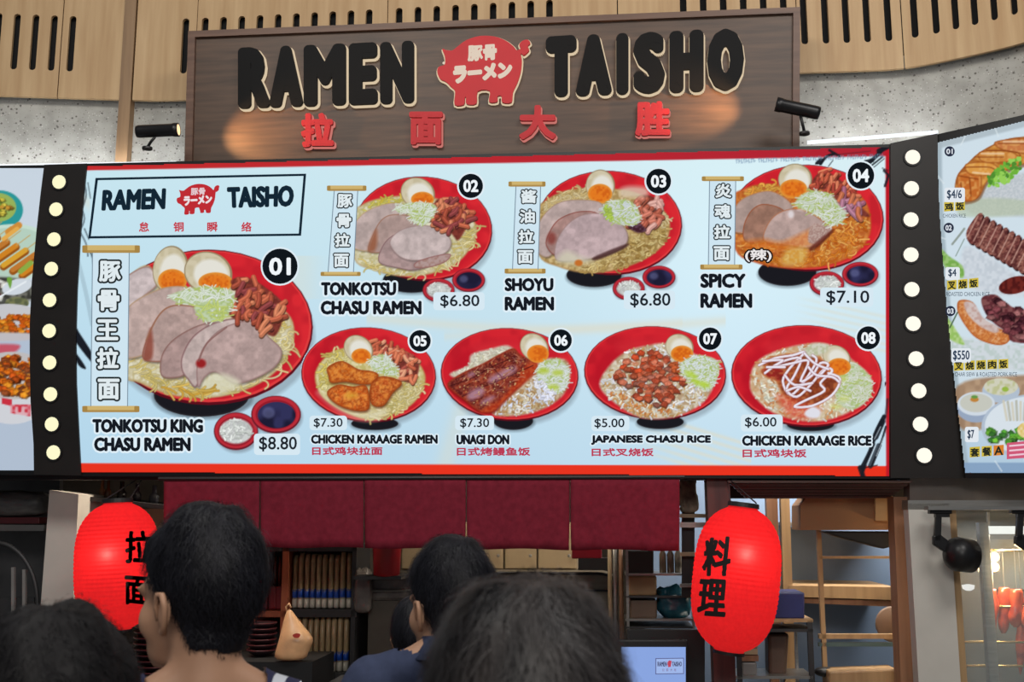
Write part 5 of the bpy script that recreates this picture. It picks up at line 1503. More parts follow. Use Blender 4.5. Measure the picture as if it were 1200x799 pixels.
def lump(name_, label, cat, d, x0, y0, x1, y1, dp, m, group=None, amp=.12, sq=.5):
    pl = K(d); c_ = pl.p((x0 + x1) / 2, (y0 + y1) / 2) + Vector((0, dp, 0)); rx = (x1 - x0) / 2 * d / FPX; rz_ = (y1 - y0) / 2 * d / FPX
    V = []; F = []; n, k = 14, 22
    for i in range(n + 1):
        t = PI * i / n
        for j in range(k):
            p = 2 * PI * j / k; s = lambda a: math.copysign(abs(a) ** sq, a)
            q = Vector((s(math.sin(t)) * s(math.cos(p)), s(math.sin(t)) * s(math.sin(p)), s(math.cos(t))))
            g = 1 + amp * mnoise.noise(q * 3 + c_ * 5)
            V.append((c_.x + q.x * rx * g, c_.y + q.y * dp * g, c_.z + q.z * rz_ * (1 if q.z < 0 else g)))
    for i in range(n):
        for j in range(k): F.append((i * k + j, (i + 1) * k + j, (i + 1) * k + (j + 1) % k, i * k + (j + 1) % k))
    o = mesh_obj(name_, V, F, m, None, True, loc=(c_.x, c_.y, c_.z - rz_)); return tag(o, label, cat, group)


lump('wrapped_goods', 'crumpled grey plastic-wrapped bundle right of the noodle packets', 'bundle', 6.85, 414, 668, 434, 718, .06, m_film, amp=.25)
o = MB().lathe(K(6.7).p(453, 675), (0, 0, 1), [(0, .06), (.01, .082), (.19, .09), (.2, .094), (.2, .085), (.02, .07)], 24).build('red_pail', mat('red_plastic', (170, 24, 36), .35), None, True); tag(o, 'red plastic pail under the curtain, left of the blue-shirted man', 'pail')
co = empty('covered_appliance', K(7.0).p(456, 799), 'large appliance under a grey cover, left of the blue-shirted man', 'appliance')
vboard('appliance_body', 432, 520, 700, 7.0, .5, mat('dull_brown_metal', (92, 84, 74), .5), co)
MB().slab(K(6.98), [(434, 676), (525, 676), (528, 704), (432, 704)], .54).build('cover_sheet', m_film, co, bevel=.02)
MB().tube([K(6.95).p(434, 692), K(6.95).p(525, 692)], .008, 8).build('cover_rail', m_steel, co)
slab_thing('shelf_ledge', 'dark ledge carrying the red pail', 'ledge', 6.65, (414, 675, 470, 679), .4, m_dgrey)

# beige wall cabinets, each its own
m_beige = mat('beige_laminate', (168, 148, 118), .45, var=.05)
for i, (a, b) in enumerate(((470, 558), (559, 590), (591.5, 629), (630.5, 676))):
    t_ = empty('wall_cabinet', K(7.6).p((a + b) / 2, 668), 'beige wall cabinet, %s of four above the steel hood' % ('leftmost', 'second from left', 'third from left', 'rightmost')[i], 'cabinet', 'beige wall cabinets')
    MB().rect(K(7.6), a, 612, b, 668, .35).build('cabinet_body', m_beige, t_)
    MB().rect(K(7.58), a + .8, 614, b - .8, 666, .02).build('cabinet_door', m_beige, t_, bevel=.003)
    MB().ball(K(7.55).p(a + (b - a) * .8, 651), .012, 8, 6).build('door_knob', m_steel, t_)
hood = empty('steel_hood', K(7.1).p(640, 700), 'rounded steel kitchen hood above the grey-haired head', 'hood')
hp_ = [(540, 708)] + [(540 + 6 * (1 - math.cos(t)), 681 - 10 * math.sin(t)) for t in np.linspace(0, PI / 2, 5)] + [(700 + 20 * math.sin(t), 681 - 9 * math.cos(t)) for t in np.linspace(0, PI / 2, 6)] + [(724, 760), (560, 760)]
MB().slab(K(7.1), hp_, .5).build('hood_body', mat('warm_steel', (150, 140, 124), .4, metal=.5, stretch=(1, 1, 6), var=.15), hood, bevel=.01)
MB().tube([K(7.05).p(*q) for q in hp_[1:-1]], .010, 8).build('hood_trim', m_dgrey, hood, True)
MB().rect(K(7.08), 545, 691, 718, 693, .02).build('hood_seam', m_dgrey, hood)
slab_thing('red_box', 'small red box just under the curtain hem, against the cabinets', 'box', 6.95, (670, 630, 705, 654.5), .2, mat('crimson_plastic', (150, 20, 40), .4), bevel=.006)
slab_thing('dark_appliance', 'dark box behind the small red box', 'box', 6.95, (678, 654, 712, 668), .2, m_dgrey)
for i, (x, m_) in enumerate(((714, m_beige), (720, m_steel), (727, m_tan))):
    o = MB().tube([K(6.9).p(x, 615), K(6.9).p(x + 1, 700), Vector((K(6.9).p(x + 2, 799).x, K(6.9).p(x + 2, 799).y, .0))], .014, 10).build('service_pipe', m_, None, True)
    tag(o, ('beige vertical pipe, left of three by the monitor', 'steel vertical pipe between the beige and tan ones', 'tan vertical pipe nearest the stacked containers')[i], 'pipe', 'pipes left of the monitor')

# right kitchen rack with containers
rk = empty('kitchen_rack', Vector((K(6.8).p(770, 799).x, K(6.8).p(770, 799).y + .2, 0)), 'steel rack holding tubs and a teal bag, above the monitor', 'rack')
for x in (733, 809): vboard('rack_post', x, x + 3, 640, 6.8, .03, m_steel, rk)
for y, m_ in ((672, m_steel), (698, m_dgrey), (725, m_steel), (734, m_dgrey)): MB().rect(K(6.8), 733, y, 812, y + 2.4, .36).build('rack_shelf', m_, rk)
slab_thing('storage_box', 'black box on the top shelf of the steel rack', 'box', 6.85, (735, 645, 766, 671.8), .3, m_black, bevel=.006)
slab_thing('storage_tub', 'cream lidded tub on the middle shelf of the rack', 'tub', 6.85, (736, 674.5, 769.5, 697.8), .3, mat('cream_plastic', (186, 160, 118), .4), bevel=.012)
slab_thing('storage_tub', 'brown tub on the shelf below the cream tub', 'tub', 6.85, (738, 703, 770, 724.8), .3, mat('brown_plastic', (118, 98, 82), .4), bevel=.012)
lump('teal_bag', 'crumpled teal plastic bag on the rack beside the brown tub', 'bag', 6.83, 773, 689, 811, 725, .08, mat('teal_film', (40, 104, 120), .25, col2=(24, 60, 76), scale=10, bump=.6), amp=.35, sq=.7)
for i, (x, w) in enumerate(((777, 5), (786, 4), (795, 5))):
    o = MB().lathe(K(6.85).p(x, 671), (0, 0, 1), [(0, .022), (.11, .022), (.135, .011), (.17, .010)], 12, True).build('sauce_bottle', mat('dull_bottle', ((110, 96, 80), (90, 70, 60), (120, 112, 100))[i], .3), None, True)
    tag(o, ('brown-grey bottle next to the black box on the rack', 'dark brown bottle in the middle of the rack top', 'pale grey bottle at the right of the rack top')[i], 'bottle', 'bottles on the rack top')
# ladder-like frame between curtain and post
lad = empty('hanging_rail_frame', K(6.6).p(812, 700), 'pale rail frame between the curtain edge and the maroon post', 'frame')
MB().rect(K(6.62), 799, 566, 814, 700, .02).build('dark_panel', m_dkbeam, lad)
for y0, y1, x1_, m_ in ((602, 606.5, 828, m_beige), (612, 618, 830, m_steel), (647, 651.5, 832, m_beige), (684, 688, 832, m_grey)): MB().rect(K(6.55), 797, y0, x1_, y1, .03).build('rail', m_, lad)
lump('cloth_bundle', 'crumpled pale cloth at the top right end of the curtain', 'cloth', 6.5, 799, 562, 818, 600, .05, mat('pale_cloth', (150, 140, 122), .9, col2=(86, 78, 70), scale=16, bump=.6), amp=.5)

# monitor
mo = empty('monitor', K(6.08).p(770, 805.5), 'black monitor with a pale blue screen and small shop logo box', 'monitor')
MB().rect(K(6.08), 722, 750, 806, 805.5, .05).build('monitor_case', m_black, mo, bevel=.006)
MB().rect(K(6.08), 728, 758, 803.5, 803, .002, .002).build('screen', ink((140, 168, 228), .95), mo)
MB().rect(K(6.16), 735, 738, 826, 805, .06).build('rear_housing', m_black, mo)
sb_ = MB().slab(K(6.08), [(768, 771), (801.5, 770.5), (801.5, 789.5), (768, 790)], .001, .004).build('logo_frame', ink((96, 104, 150)), mo)
MB().slab(K(6.08), [(769, 772), (800.5, 771.5), (800.5, 788.5), (769, 789)], .001, .005).build('logo_panel', ink((158, 182, 232)), sb_)
lettering('logo_word', 'RAMEN', K(6.08), (770.5, 775, 781.5, 780.5), ink((60, 60, 96)), sb_, .0065, .02)
lettering('logo_word', 'TAISHO', K(6.08), (787.5, 775, 799, 780.5), ink((60, 60, 96)), sb_, .0065, .02)
pig(K(6.08), [(782, 773.5), (787, 773.5), (787, 781.5), (782, 781.5)], .0065, 0, ink((190, 70, 90)), sb_, 'logo_emblem')
for i in range(4): lettering('logo_character', '拉面大胜'[i], K(6.08), (776 + 4.6 * i, 783.2, 778.6 + 4.6 * i, 786.2), ink((120, 80, 120)), sb_, .0065)
ct = empty('service_counter', Vector((K(6.05).p(600, 799).x, K(6.05).p(600, 799).y, 0)), 'dark-topped service counter along the stall front, just below the frame', 'counter')
MB().rect(K(6.05), 374, 806, 826, 812, .5).build('worktop', m_dgrey, ct)
vboard('counter_front', 374, 826, 812.3, 6.07, .45, m_maroon, ct)

# ---- right bay: blue wall, timber frames, shelf frame, box
post('timber_upright', 7.3, [(898, 575), (911, 575), (911, 700), (899, 700)], .08, m_tan, 'brown double timber upright right of the right lantern', 'timber')
post('timber_upright', 7.28, [(915, 575), (925, 575), (927, 696), (915, 696)], .08, m_ltwood, 'tan timber strip standing beside the double upright', 'timber')
slab_thing('cross_rail', 'wide tan timber rail crossing the blue wall', 'timber', 7.26, [(925, 686), (1050, 688), (1050, 703), (925, 699)], .7, m_ltwood)
slab_thing('cross_rail', 'thin brown timber rail just under the wide tan one', 'timber', 7.3, [(925, 700), (1050, 704), (1050, 711), (925, 706)], .7, m_tan)
slab_thing('cross_rail', 'thin grey rail on the blue wall behind the cardboard box', 'timber', 7.4, (925, 612, 1050, 616), .5, m_grey)
rf = empty('cream_rack', Vector((K(6.7).p(1000, 799).x, K(6.7).p(1000, 799).y, 0)), 'thin cream shelf frame in front of the blue wall', 'frame')
vboard('frame_upright', 957, 962, 615, 6.7, .04, m_ltwood, rf)
for y0, y1, m_ in ((651.5, 654.5, m_ltwood), (743, 748.5, m_ltwood), (753, 757.5, mat('green_grey_rail', (80, 100, 100), .4))): MB().rect(K(6.7), 960, y0, 1050, y1, .04).build('frame_rail', m_, rf)
m_card = mat('cardboard', (166, 124, 88), .8, var=.05, scale=2)
cb = empty('cardboard_box', K(6.5).p(990, 622), 'brown cardboard box lying on top of the cream shelf frame', 'box')
MB().slab(K(6.5), [(946, 581), (1046, 581), (1046, 621), (938, 621), (938, 592)], .3).build('box_body', m_card, cb)
MB().rect(K(6.45), 1026, 582, 1040, 610, .04).build('box_flap', mat('pale_card', (200, 166, 122), .8), cb)
slab_thing('black_folded_bag', 'black wedge of bag and shadow below the cardboard box', 'bag', 6.55, [(962, 622.5), (1047, 622.5), (1047, 640), (1036, 643), (1012, 637), (985, 630)], .12, m_black, bevel=.01)  # bag and the shadow beneath the box built as one black wedge
slab_thing('navy_crate', 'navy blue crate beside the right lantern', 'crate', 6.6, (897, 694, 943, 725), .3, mat('navy_plastic', (34, 42, 98), .5), bevel=.01)
tr = empty('steel_trolley', Vector((K(6.55).p(910, 799).x, K(6.55).p(910, 799).y + .15, 0)), 'steel trolley under the navy crate, right of the lantern', 'trolley')
for x in (862, 946): vboard('trolley_post', x, x + 6, 727, 6.55, .03, m_dgrey, tr)
for x in (912, 931): vboard('trolley_post', x, x + 3, 735, 6.85, .03, m_steel, tr)
for y, m_ in ((725.5, m_ltwood), (737, m_dgrey), (792, m_steel)): MB().rect(K(6.55), 858, y, 953, y + 3.5, .32).build('trolley_shelf', m_, tr)
for i, (a, b, y, m_) in enumerate(((868, 888, 752, m_ltwood), (868, 888, 760, m_beige), (867, 889, 768, m_tan))):
    slab_thing('wooden_tray', 'wooden tray in the small pile on the trolley, ' + ('topmost', 'middle one', 'lowest')[i], 'tray', 6.62, (a, y, b, y + 6.8), .16, m_, 'trays piled on the trolley')
slab_thing('grey_bin', 'grey bin under the wooden trays', 'bin', 6.62, (870, 776, 887, 791.8), .2, m_grey, bevel=.01)
slab_thing('brown_canister', 'dark brown canister on the trolley\'s lower shelf', 'canister', 6.65, [(900, 742), (925, 742), (922, 791.8), (901, 791.8)], .16, mat('dark_brown_tin', (88, 68, 56), .5), bevel=.02)
o = MB().ball(K(6.65).p(966, 787), (.06, .06, .028), 18, 10).build('ladle_bowl', m_black, None, True); tag(o, 'small black ladle bowl at the foot of the cream frame', 'ladle')
o = MB().lathe(K(7.0).p(1046, 731), Vector(K(7).N), [(0, .1), (.02, .11), (.03, .1), (.03, .001)], 24, True).tube([K(7.0).p(1046, 722), K(7.0).p(1047, 700), K(7.15).p(1047, 697)], .012, 8).build('frying_pan', mat('brown_pan', (140, 112, 92), .5), None, True); tag(o, 'round brown pan half hidden by the tan post', 'pan')
slab_thing('wooden_box', 'pale wooden box top at the bottom edge under the blue wall', 'box', 6.5, [(972, 787), (1052, 784), (1052, 810), (972, 810)], .2, m_ltwood, bevel=.01)

# ---- right display case
m_glass = mat('case_glass', (190, 200, 200), .05, alpha=.16, spec=.8, var=.02)
dc = empty('display_case', Vector((K(6.0).p(1130, 799).x, K(6.0).p(1130, 799).y + .3, 0)), 'white-framed glass display case of roasted meat at the right edge', 'display case')
vboard('frame_post', 1064, 1112, 590, 6.0, .10, m_white, dc); vboard('inner_post', 1112, 1120, 596, 6.02, .05, m_ltwood, dc)
MB().rect(K(6.0), 1064, 586, 1240, 597, .12).build('top_beam', m_steel, dc)
vboard('steel_mullion', 1147, 1158, 612, 6.1, .05, m_steel, dc)
MB().rect(K(6.06), 1120, 597, 1240, 840, .006).build('glass_pane', m_glass, dc)
MB().rect(K(6.75), 1100, 597, 1260, 840, .02).build('back_sheet', mat('grey_case_back', (108, 110, 108), .4, var=.15, scale=1.5), dc)
MB().rect(K(6.74), 1158, 632, 1260, 690, .02, .015).build('back_mirror', mat('blue_grey_case', (110, 124, 130), .3, col2=(120, 110, 90), scale=3), dc)
m_brass = mat('brass_rod', (206, 180, 120), .25, metal=.8)
for y, x0 in ((644.5, 1150), (752, 1120), (780, 1121), (710.5, 1158)):
    MB().tube([K(6.35).p(x0, y), K(6.35).p(1240, y + .5)], .007, 8).build('hanging_rod', m_brass, dc, True)
MB().tube([K(6.3).p(1156, 621), K(6.3).p(1240, 621)], .022, 10).build('tube_lamp', glow('case_tube', (245, 248, 240), 1.3), dc, True)
o = MB().lathe(K(6.3).p(1135, 692), (0, 0, 1), [(0, .012), (.01, .03), (.03, .034), (.035, .01)], 16, True).build('case_downlight', glow('case_downlight', (240, 240, 236), 1.2), dc, True)
al = area_light('display_case_light', K(6.35).p(1200, 625), K(6.4).p(1200, 760), .5, .1, 9.0, (1, .9, .75))
hl = empty('heat_lamp', K(6.4).p(1161, 668), 'cluster of warm glowing bulbs behind the black spotlight', 'lamp')
for x, y in ((1152, 651), (1165, 652.5), (1151, 664), (1165, 664)):
    o = MB().ball(K(6.4).p(x, y), .028, 12, 8).build('bulb', glow('heat_bulb', (255, 224, 160), 6.0), hl, True)
MB().rect(K(6.44), 1157, 600, 1160, 650, .015).build('lamp_stem', m_steel, hl)
MB().rect(K(6.44), 1146, 645, 1172, 670, .02).build('lamp_plate', m_steel, hl)
l = bpy.data.lights.new('heat_lamp_light', 'POINT'); l.energy = 9; l.color = (1, .66, .32); l.shadow_soft_size = .05
o = bpy.data.objects.new('heat_lamp_light', l); o.location = K(6.25).p(1166, 668); COL.objects.link(o)

m_roast = mat('roast_skin', (206, 84, 44), .22, col2=(120, 30, 20), scale=14, bump=.3, spec=.8)
for i, (x, y0, y1, w, m_) in enumerate(((1164, 690, 752, 6, m_roast), (1177, 688, 742, 8, m_roast), (1191, 690, 735, 9, m_roast), (1197, 700, 790, 5, m_roast), (1208, 690, 750, 9, m_roast))):
    d = 6.35 + .02 * (i % 2); A = K(d).p(x, y0); B = K(d).p(x - 1, y1); L = (B - A).length; R_ = w * d / FPX
    t_ = empty('roast_meat', B, ('thin strip of glossy red roast meat hanging leftmost', 'second hanging roast piece from the left, under the heat lamp', 'broad roast piece hanging third in the row', 'long dark strip hanging at the right edge', 'roast piece hanging last, cut by the frame')[i] + ' in the case', 'roast meat', 'roast meat hanging in the case')
    V = []; F = []; k = 14; n = 12
    for a in range(n + 1):
        s_ = a / n; r_ = R_ * (math.sin(PI * min(1, .12 + s_ * .86)) ** .6) * (1 + .25 * math.sin(s_ * 7 + i))
        for j in range(k):
            q = 2 * PI * j / k; g = 1 + .25 * mnoise.noise(Vector((math.cos(q) * 1.5, math.sin(q) * 1.5, s_ * 4 + i * 3)))
            V.append(A + (B - A) * s_ + Vector((r_ * g * math.cos(q), r_ * .7 * g * math.sin(q), 0)))
    for a in range(n):
        for j in range(k): F.append((a * k + j, a * k + (j + 1) % k, (a + 1) * k + (j + 1) % k, (a + 1) * k + j))
    F += [tuple(range(k - 1, -1, -1)), tuple(range(n * k, (n + 1) * k))]
    mesh_obj('meat', [tuple(q) for q in V], F, m_, t_, True)
    MB().tube([A - Vector((0, 0, .01)), A + Vector((0, 0, .05)), Vector((A.x, A.y - .01, K(6.35).p(x, 644.5).z + .01)), Vector((A.x, A.y + .015, K(6.35).p(x, 644.5).z + .005))], .0025, 6).build('hook', m_steel, t_)

# track spotlights in front of the case
def spotlight(x, label, dx=0):
    t_ = empty('track_spotlight', K(5.85).p(x + 8, 598), label, 'spotlight', 'black track spotlights over the case')
    pl = K(5.85)
    MB().rect(pl, x - 8, 597, x + 18, 602, .05).build('track_adapter', m_lamp, t_, bevel=.004)
    MB().rect(pl, x - 1, 602, x + 15, 606, .04).build('swivel', m_lamp, t_)
    MB().slab(pl, [(x - 1, 604), (x + 6, 604), (x + 5, 634), (x - 3, 634)], .03).build('arm', m_lamp, t_, bevel=.004)
    MB().slab(pl, [(x - 4, 628), (x + 3, 625), (x + 22, 640), (x + 14, 650), (x - 4, 638)], .035).build('bracket', m_lamp, t_, bevel=.006)
    A, B = pl.p(x + 22, 649), pl.p(x + 43, 652) - Vector((0, -.03, 0)); ax = (B - A).normalized(); L = (B - A).length; r = 19 * 5.85 / FPX
    MB().lathe(A - ax * .055, ax, [(0, .002), (.008, r * .5), (.03, r * .85), (.06, r), (.055 + L, r * .96), (.055 + L, r * .86), (.04 + L, r * .8)], 28).build('lamp_head', m_lamp, t_, True)
    MB().lathe(A + ax * (L - .02), ax, [(0, .001), (.001, r * .82), (.002, .001)], 24).build('lens', glow('spot_lens', (255, 226, 170), 1.4), t_)


spotlight(1094 + 4, 'black track spotlight in front of the white case frame')
spotlight(1190 + 4, 'black track spotlight cut by the right edge of the photo')
MB_ = MB().rect(K(5.83), 1088, 593, 1240, 597.5, .08).build('light_track', m_steel, None); tag(MB_, 'slim silver light track along the top of the display case', 'light track')

# ---- left: neighbouring stall
m_wrap = mat('pale_wrap', (120, 118, 116), .35, col2=(70, 70, 72), scale=6, bump=.5, stretch=(1, 1, 3))
slab_thing('stall_shelf', 'dark shelf with a pale front lip, left of the grey pillar', 'shelf', 6.6, [(-60, 614), (52, 615), (51, 622), (-60, 622)], .5, m_grey)
lump('wrapped_roll', 'long plastic-wrapped grey roll on the shelf at the far left', 'bundle', 6.6, -50, 574, 52, 606, .12, m_wrap, amp=.15, sq=.6)
slab_thing('red_tray', 'thin dark red tray under the wrapped roll', 'tray', 6.58, (-40, 606, 46, 613.6), .3, mat('dull_red_tray', (96, 30, 36), .5), bevel=.004)
slab_thing('stall_partition', 'dark grey partition panel of the neighbouring stall at the far left', 'partition', 7.2, [(-90, 560), (70, 560), (60, 830), (-90, 830)], .05, mat('stall_grey', (92, 92, 94), .5, var=.15))
rg = empty('round_wire_rack', K(6.4).p(0, 735), 'round dark wire rack with upright bars at the far left', 'rack')
MB().tube([K(6.4).p(-4 + 48 * math.cos(t), 708 - 72 * math.sin(t)) for t in np.linspace(-.3, PI + .3, 30)], .014, 8).build('rack_ring', m_dgrey, rg, True)
for x in (-30, -8, 13, 26): MB().rect(K(6.4), x, 662 + abs(x) * .2, x + 3.5, 735, .02).build('rack_bar', m_grey, rg)
MB().rect(K(6.43), -50, 700, 40, 735, .03).build('rack_plate', m_dgrey, rg)
# shelf above the left lantern
slab_thing('lantern_shelf', 'dark plank shelf above the left lantern', 'shelf', 6.5, [(96, 581), (195, 592), (195, 597), (96, 586)], .5, m_dkbeam)
for i, (x, w, c_) in enumerate(((119, .02, (150, 110, 80)), (126, .02, (120, 84, 60)), (142, .03, (60, 52, 50)), (160, .026, (70, 60, 70)), (180, .03, (90, 92, 100)))):
    o = MB().lathe(K(6.7).p(x, 585 + (x - 96) * .11), (0, 0, 1), [(0, w), (.07, w), (.09, w * .5), (.14, w * .45)], 14, True).build('shelf_bottle', mat('shelf_bottle_glass', c_, .15), None, True)
    tag(o, ('amber bottle, leftmost on the shelf above the left lantern', 'brown bottle next to the amber one above the lantern', 'black jar in the middle above the left lantern', 'dark plum bottle above the lantern\'s right side', 'grey-blue bottle nearest the curtain on the lantern shelf')[i], 'bottle', 'bottles above the left lantern')
slab_thing('beige_board', 'beige board between the left lantern and the curtain', 'board', 6.9, (150, 596, 215, 640), .05, m_beige)

# ================================================================ PEOPLE IN THE QUEUE
m_skin = mat('skin', (186, 142, 114), .55, var=.07, scale=8, bump=.03)
m_hair = mat('black_hair', (28, 28, 36), .55, col2=(18, 18, 24), scale=40, stretch=(1, 1, .3), bump=.2, spec=.25)
m_hair2 = mat('greying_hair', (66, 61, 60), .45, col2=(30, 29, 32), scale=26, stretch=(1, 1, .3), bump=.2, spec=.35)  # grey-brown hair with its sheen put into the colour
m_eyew = mat('eye_white', (220, 216, 208), .2, var=.02)
m_eyed = mat('eye_iris', (40, 26, 20), .2, var=.02)


def person(label, px, py, d, yaw, hyaw, shirt_m, style, hair_m, group='people queueing', hair_len=.026, n_str=7000, hair_th=.013, trous=(40, 42, 52), up=0.0):
    dr = ray(px, py); crown = np.array(CAM) + dr * d / dr[1]
    k = crown[2] / (1.70 + hair_th * .8)
    yw, hw = math.radians(yaw), math.radians(hyaw)
    root = Vector((crown[0], crown[1] + .03 * 0, 0))
    t_ = empty('person', root, label, 'person', group)
    mb = MB(); hd_ = MB(); Bl = mb.ball

    sh = .04 if style == 'collar' else 0.0

    def tb(m, pts, rs): m.tube(pts, rs, 14)
    hd_.ball((0, -.012, 1.60), (.075, .095, .10), 20, 14); hd_.ball((0, .025, 1.59), (.066, .068, .075), 18, 12)
    hd_.ball((0, .035, 1.535), (.058, .062, .085), 18, 12); hd_.ball((0, .045, 1.485), (.045, .052, .035), 16, 10)
    hd_.ball((0, .078, 1.468), (.022, .02, .02)); hd_.ball((0, .092, 1.500), (.022, .012, .009))
    tb(hd_, [(0, .092, 1.572), (0, .108, 1.545), (0, .112, 1.53), (0, .10, 1.522)], [.008, .012, .015, .012])
    for s in (-1, 1):
        hd_.ball((s * .036, .058, 1.53), (.027, .03, .034)); hd_.ball((s * .03, .086, 1.577), (.026, .012, .009))
    Rz = Matrix.Rotation(hw - yw, 3, 'Z')
    def hrot(v):
        v = Vector(v); c = Vector((0, -.02, 0)); return Rz @ (v - c) + c
    mb.add([hrot(v) for v in hd_.v], hd_.f)
    tb(mb, [(0, -.02, 1.56), (0, -.027, 1.47), (0, -.032, 1.41), (0, -.03, 1.36)], [.052, .055, .062, .09])
    Bl((0, -.01, 1.25 + sh), (.165, .11, .17), 22, 14); Bl((0, 0, 1.05), (.145, .10, .16), 20, 12); Bl((0, 0, .92), (.162, .115, .13), 20, 12)
    for s in (-1, 1):
        tb(mb, [(s * .03, -.04, 1.445 + sh), (s * .09, -.035, 1.405 + sh), (s * .165, -.02, 1.375 + sh)], [.034, .038, .042])
        Bl((s * .175, -.015, 1.36 + sh), (.06, .058, .058), 16, 10)
        tb(mb, [(s * .192, -.015, 1.36 + sh), (s * .235, -.02, 1.10), (s * .232, .04, .90), (s * .23, .06, .85)], [.05, .041, .03, .027])
        Bl((s * .228, .075, .80), (.018, .04, .05), 14, 10)
        for q in range(4): tb(mb, [(s * .226, .048 + q * .019, .765), (s * .222, .052 + q * .020, .72), (s * .212, .054 + q * .019, .70 - (.012 if q in (1, 2) else 0))], [.0095, .0088, .0075])
        tb(mb, [(s * .222, .105, .82), (s * .215, .128, .785), (s * .208, .132, .758)], [.012, .011, .009])
        tb(mb, [(s * .085, 0, .92), (s * .092, .012, .50), (s * .095, -.008, .27), (s * .095, -.01, .08)], [.088, .057, .052, .038])
        tb(mb, [(s * .095, -.045, .045), (s * .10, .05, .042), (s * .105, .15, .03)], [.042, .044, .030])
    body = mb.build('body', m_skin, t_, True, loc=None) if 0 else None
    me = bpy.data.meshes.new('tmp'); me.from_pydata([tuple(Vector(v)) for v in mb.v], [], mb.f)
    ob = bpy.data.objects.new('tmp', me); COL.objects.link(ob)
    r_ = ob.modifiers.new('r', 'REMESH'); r_.mode = 'VOXEL'; r_.voxel_size = .0085
    s_ = ob.modifiers.new('s', 'SMOOTH'); s_.iterations = 5; s_.factor = .5
    ev = ob.evaluated_get(bpy.context.evaluated_depsgraph_get()); em_ = ev.to_mesh()
    n = len(em_.vertices); V = np.empty(n * 3); em_.vertices.foreach_get('co', V); V = V.reshape(-1, 3)
    NN = np.empty(n * 3); em_.vertices.foreach_get('normal', NN); NN = NN.reshape(-1, 3)
    Fc = [tuple(p.vertices) for p in em_.polygons]
    ev.to_mesh_clear(); bpy.data.objects.remove(ob); bpy.data.meshes.remove(me)
    ca, sa = math.cos(yw), math.sin(yw); R_ = np.array(((ca, -sa, 0), (sa, ca, 0), (0, 0, 1)))

    def place(v): return (np.asarray(v) @ R_.T) * k + np.array(root) + np.array((0, 0, 0))

    def sub(name_, keep, off, m, noise=0.0):
        fs = [f for f in Fc if keep(V[list(f)].mean(0))]
        ids = sorted({i for f in fs for i in f}); mp = {a: b for b, a in enumerate(ids)}
        P_ = V[ids] + NN[ids] * (off(V[ids]) if callable(off) else off)[..., None] if callable(off) else V[ids] + NN[ids] * off
        return mesh_obj(name_, place(P_), [tuple(mp[i] for i in f) for f in fs], m, t_, True, recalc=False)
    mesh_obj('body', place(V), Fc, m_skin, t_, True, recalc=False)

    def is_shirt(c):
        x, y, z = c; ax = abs(x)
        if z < .90 or (ax > .2 and z < 1.0) and ax > .19: return False
        if style == 'tank':
            if ax > .145 and z > 1.18: return False
            if ax > .185: return False
            return z < 1.452 and (ax > .088 if z > 1.34 else True)
        if ax > .17 and z < 1.13: return False
        return z < 1.43 + sh - (.0 if y < 0 else (y * .5)) and not (math.hypot(x, y + .03) < .07 and z > 1.425 + sh)
    sub('shirt', is_shirt, .008, shirt_m)
    sub('trousers', lambda c: .09 < c[2] < .94 and abs(c[0]) < .19 - (.0 if c[2] > .8 else 0), .007, mat('dark_trouser_cloth', trous, .9))
    sub('shoe', lambda c: c[2] < .095, .006, m_black)
    if style == 'collar':
        pr_ = [Vector((.066 * math.cos(a), -.030 + .066 * math.sin(a), 1.428 + sh + .008 * math.sin(-a))) for a in np.linspace(0, 2 * PI, 25)]
        c_ = MB(); rows = 3; vv = []
        for j, (g, dz) in enumerate(((1.08, .034), (1.22, .018), (1.62, -.012))): vv += [Vector((p_.x * g, (p_.y + .03) * g - .03, p_.z + dz)) for p_ in pr_[:-1]]
        ff = [(j * 24 + i, j * 24 + (i + 1) % 24, (j + 1) * 24 + (i + 1) % 24, (j + 1) * 24 + i) for j in range(2) for i in range(24)]
        o = mesh_obj('collar', place([tuple(v) for v in vv]), ff, shirt_m, t_, True); q = o.modifiers.new('t', 'SOLIDIFY'); q.thickness = .004

    # ears, eyes
    for s in (-1, 1):
        e = MB(); cx, cy, cz = s * .078, -.004, 1.545
        e.tube([(cx + s * .002, cy + .010, cz - .010), (cx + s * .006, cy + .012, cz + .012), (cx + s * .011, cy + .004, cz + .030), (cx + s * .016, cy - .010, cz + .030), (cx + s * .018, cy - .018, cz + .014), (cx + s * .012, cy - .013, cz - .010), (cx + s * .004, cy - .004, cz - .028), (cx, cy + .004, cz - .026)], [.004, .0045, .005, .005, .005, .0045, .006, .005], 8)
        e.ball((cx + s * .004, cy - .004, cz + .004), (.005, .013, .026), 12, 8)
        mesh_obj('ear', place([tuple(hrot(v)) for v in e.v]), e.f, m_skin, t_, True)
        e = MB().ball((s * .030, .0725, 1.558), .0115, 12, 8); o = mesh_obj('eye', place([tuple(hrot(v)) for v in e.v]), e.f, m_eyew, t_, True)
        e = MB().ball((s * .030, .0815, 1.558), (.0055, .0035, .0055), 10, 6); mesh_obj('iris', place([tuple(hrot(v)) for v in e.v]), e.f, m_eyed, o, True)

    # hair: close shell plus strands
    Rinv = np.array(Matrix.Rotation(-(hw - yw), 3, 'Z')); c0 = np.array((0, -.02, 0)); Rf = np.array(Rz)
    HL = (V - c0) @ Rinv.T + c0

    def zl(y, x): return np.interp(y, [-.12, -.04, -.012, .012, .035, .07, .11], [1.475, 1.488, 1.535, 1.565, 1.585, 1.635, 1.655]) + up
    th = np.clip((HL[:, 2] - zl(HL[:, 1], HL[:, 0])) / .03, 0, 1) * (hair_th * (1 + .5 * np.clip((HL[:, 2] - 1.62) / .08, 0, 1)))
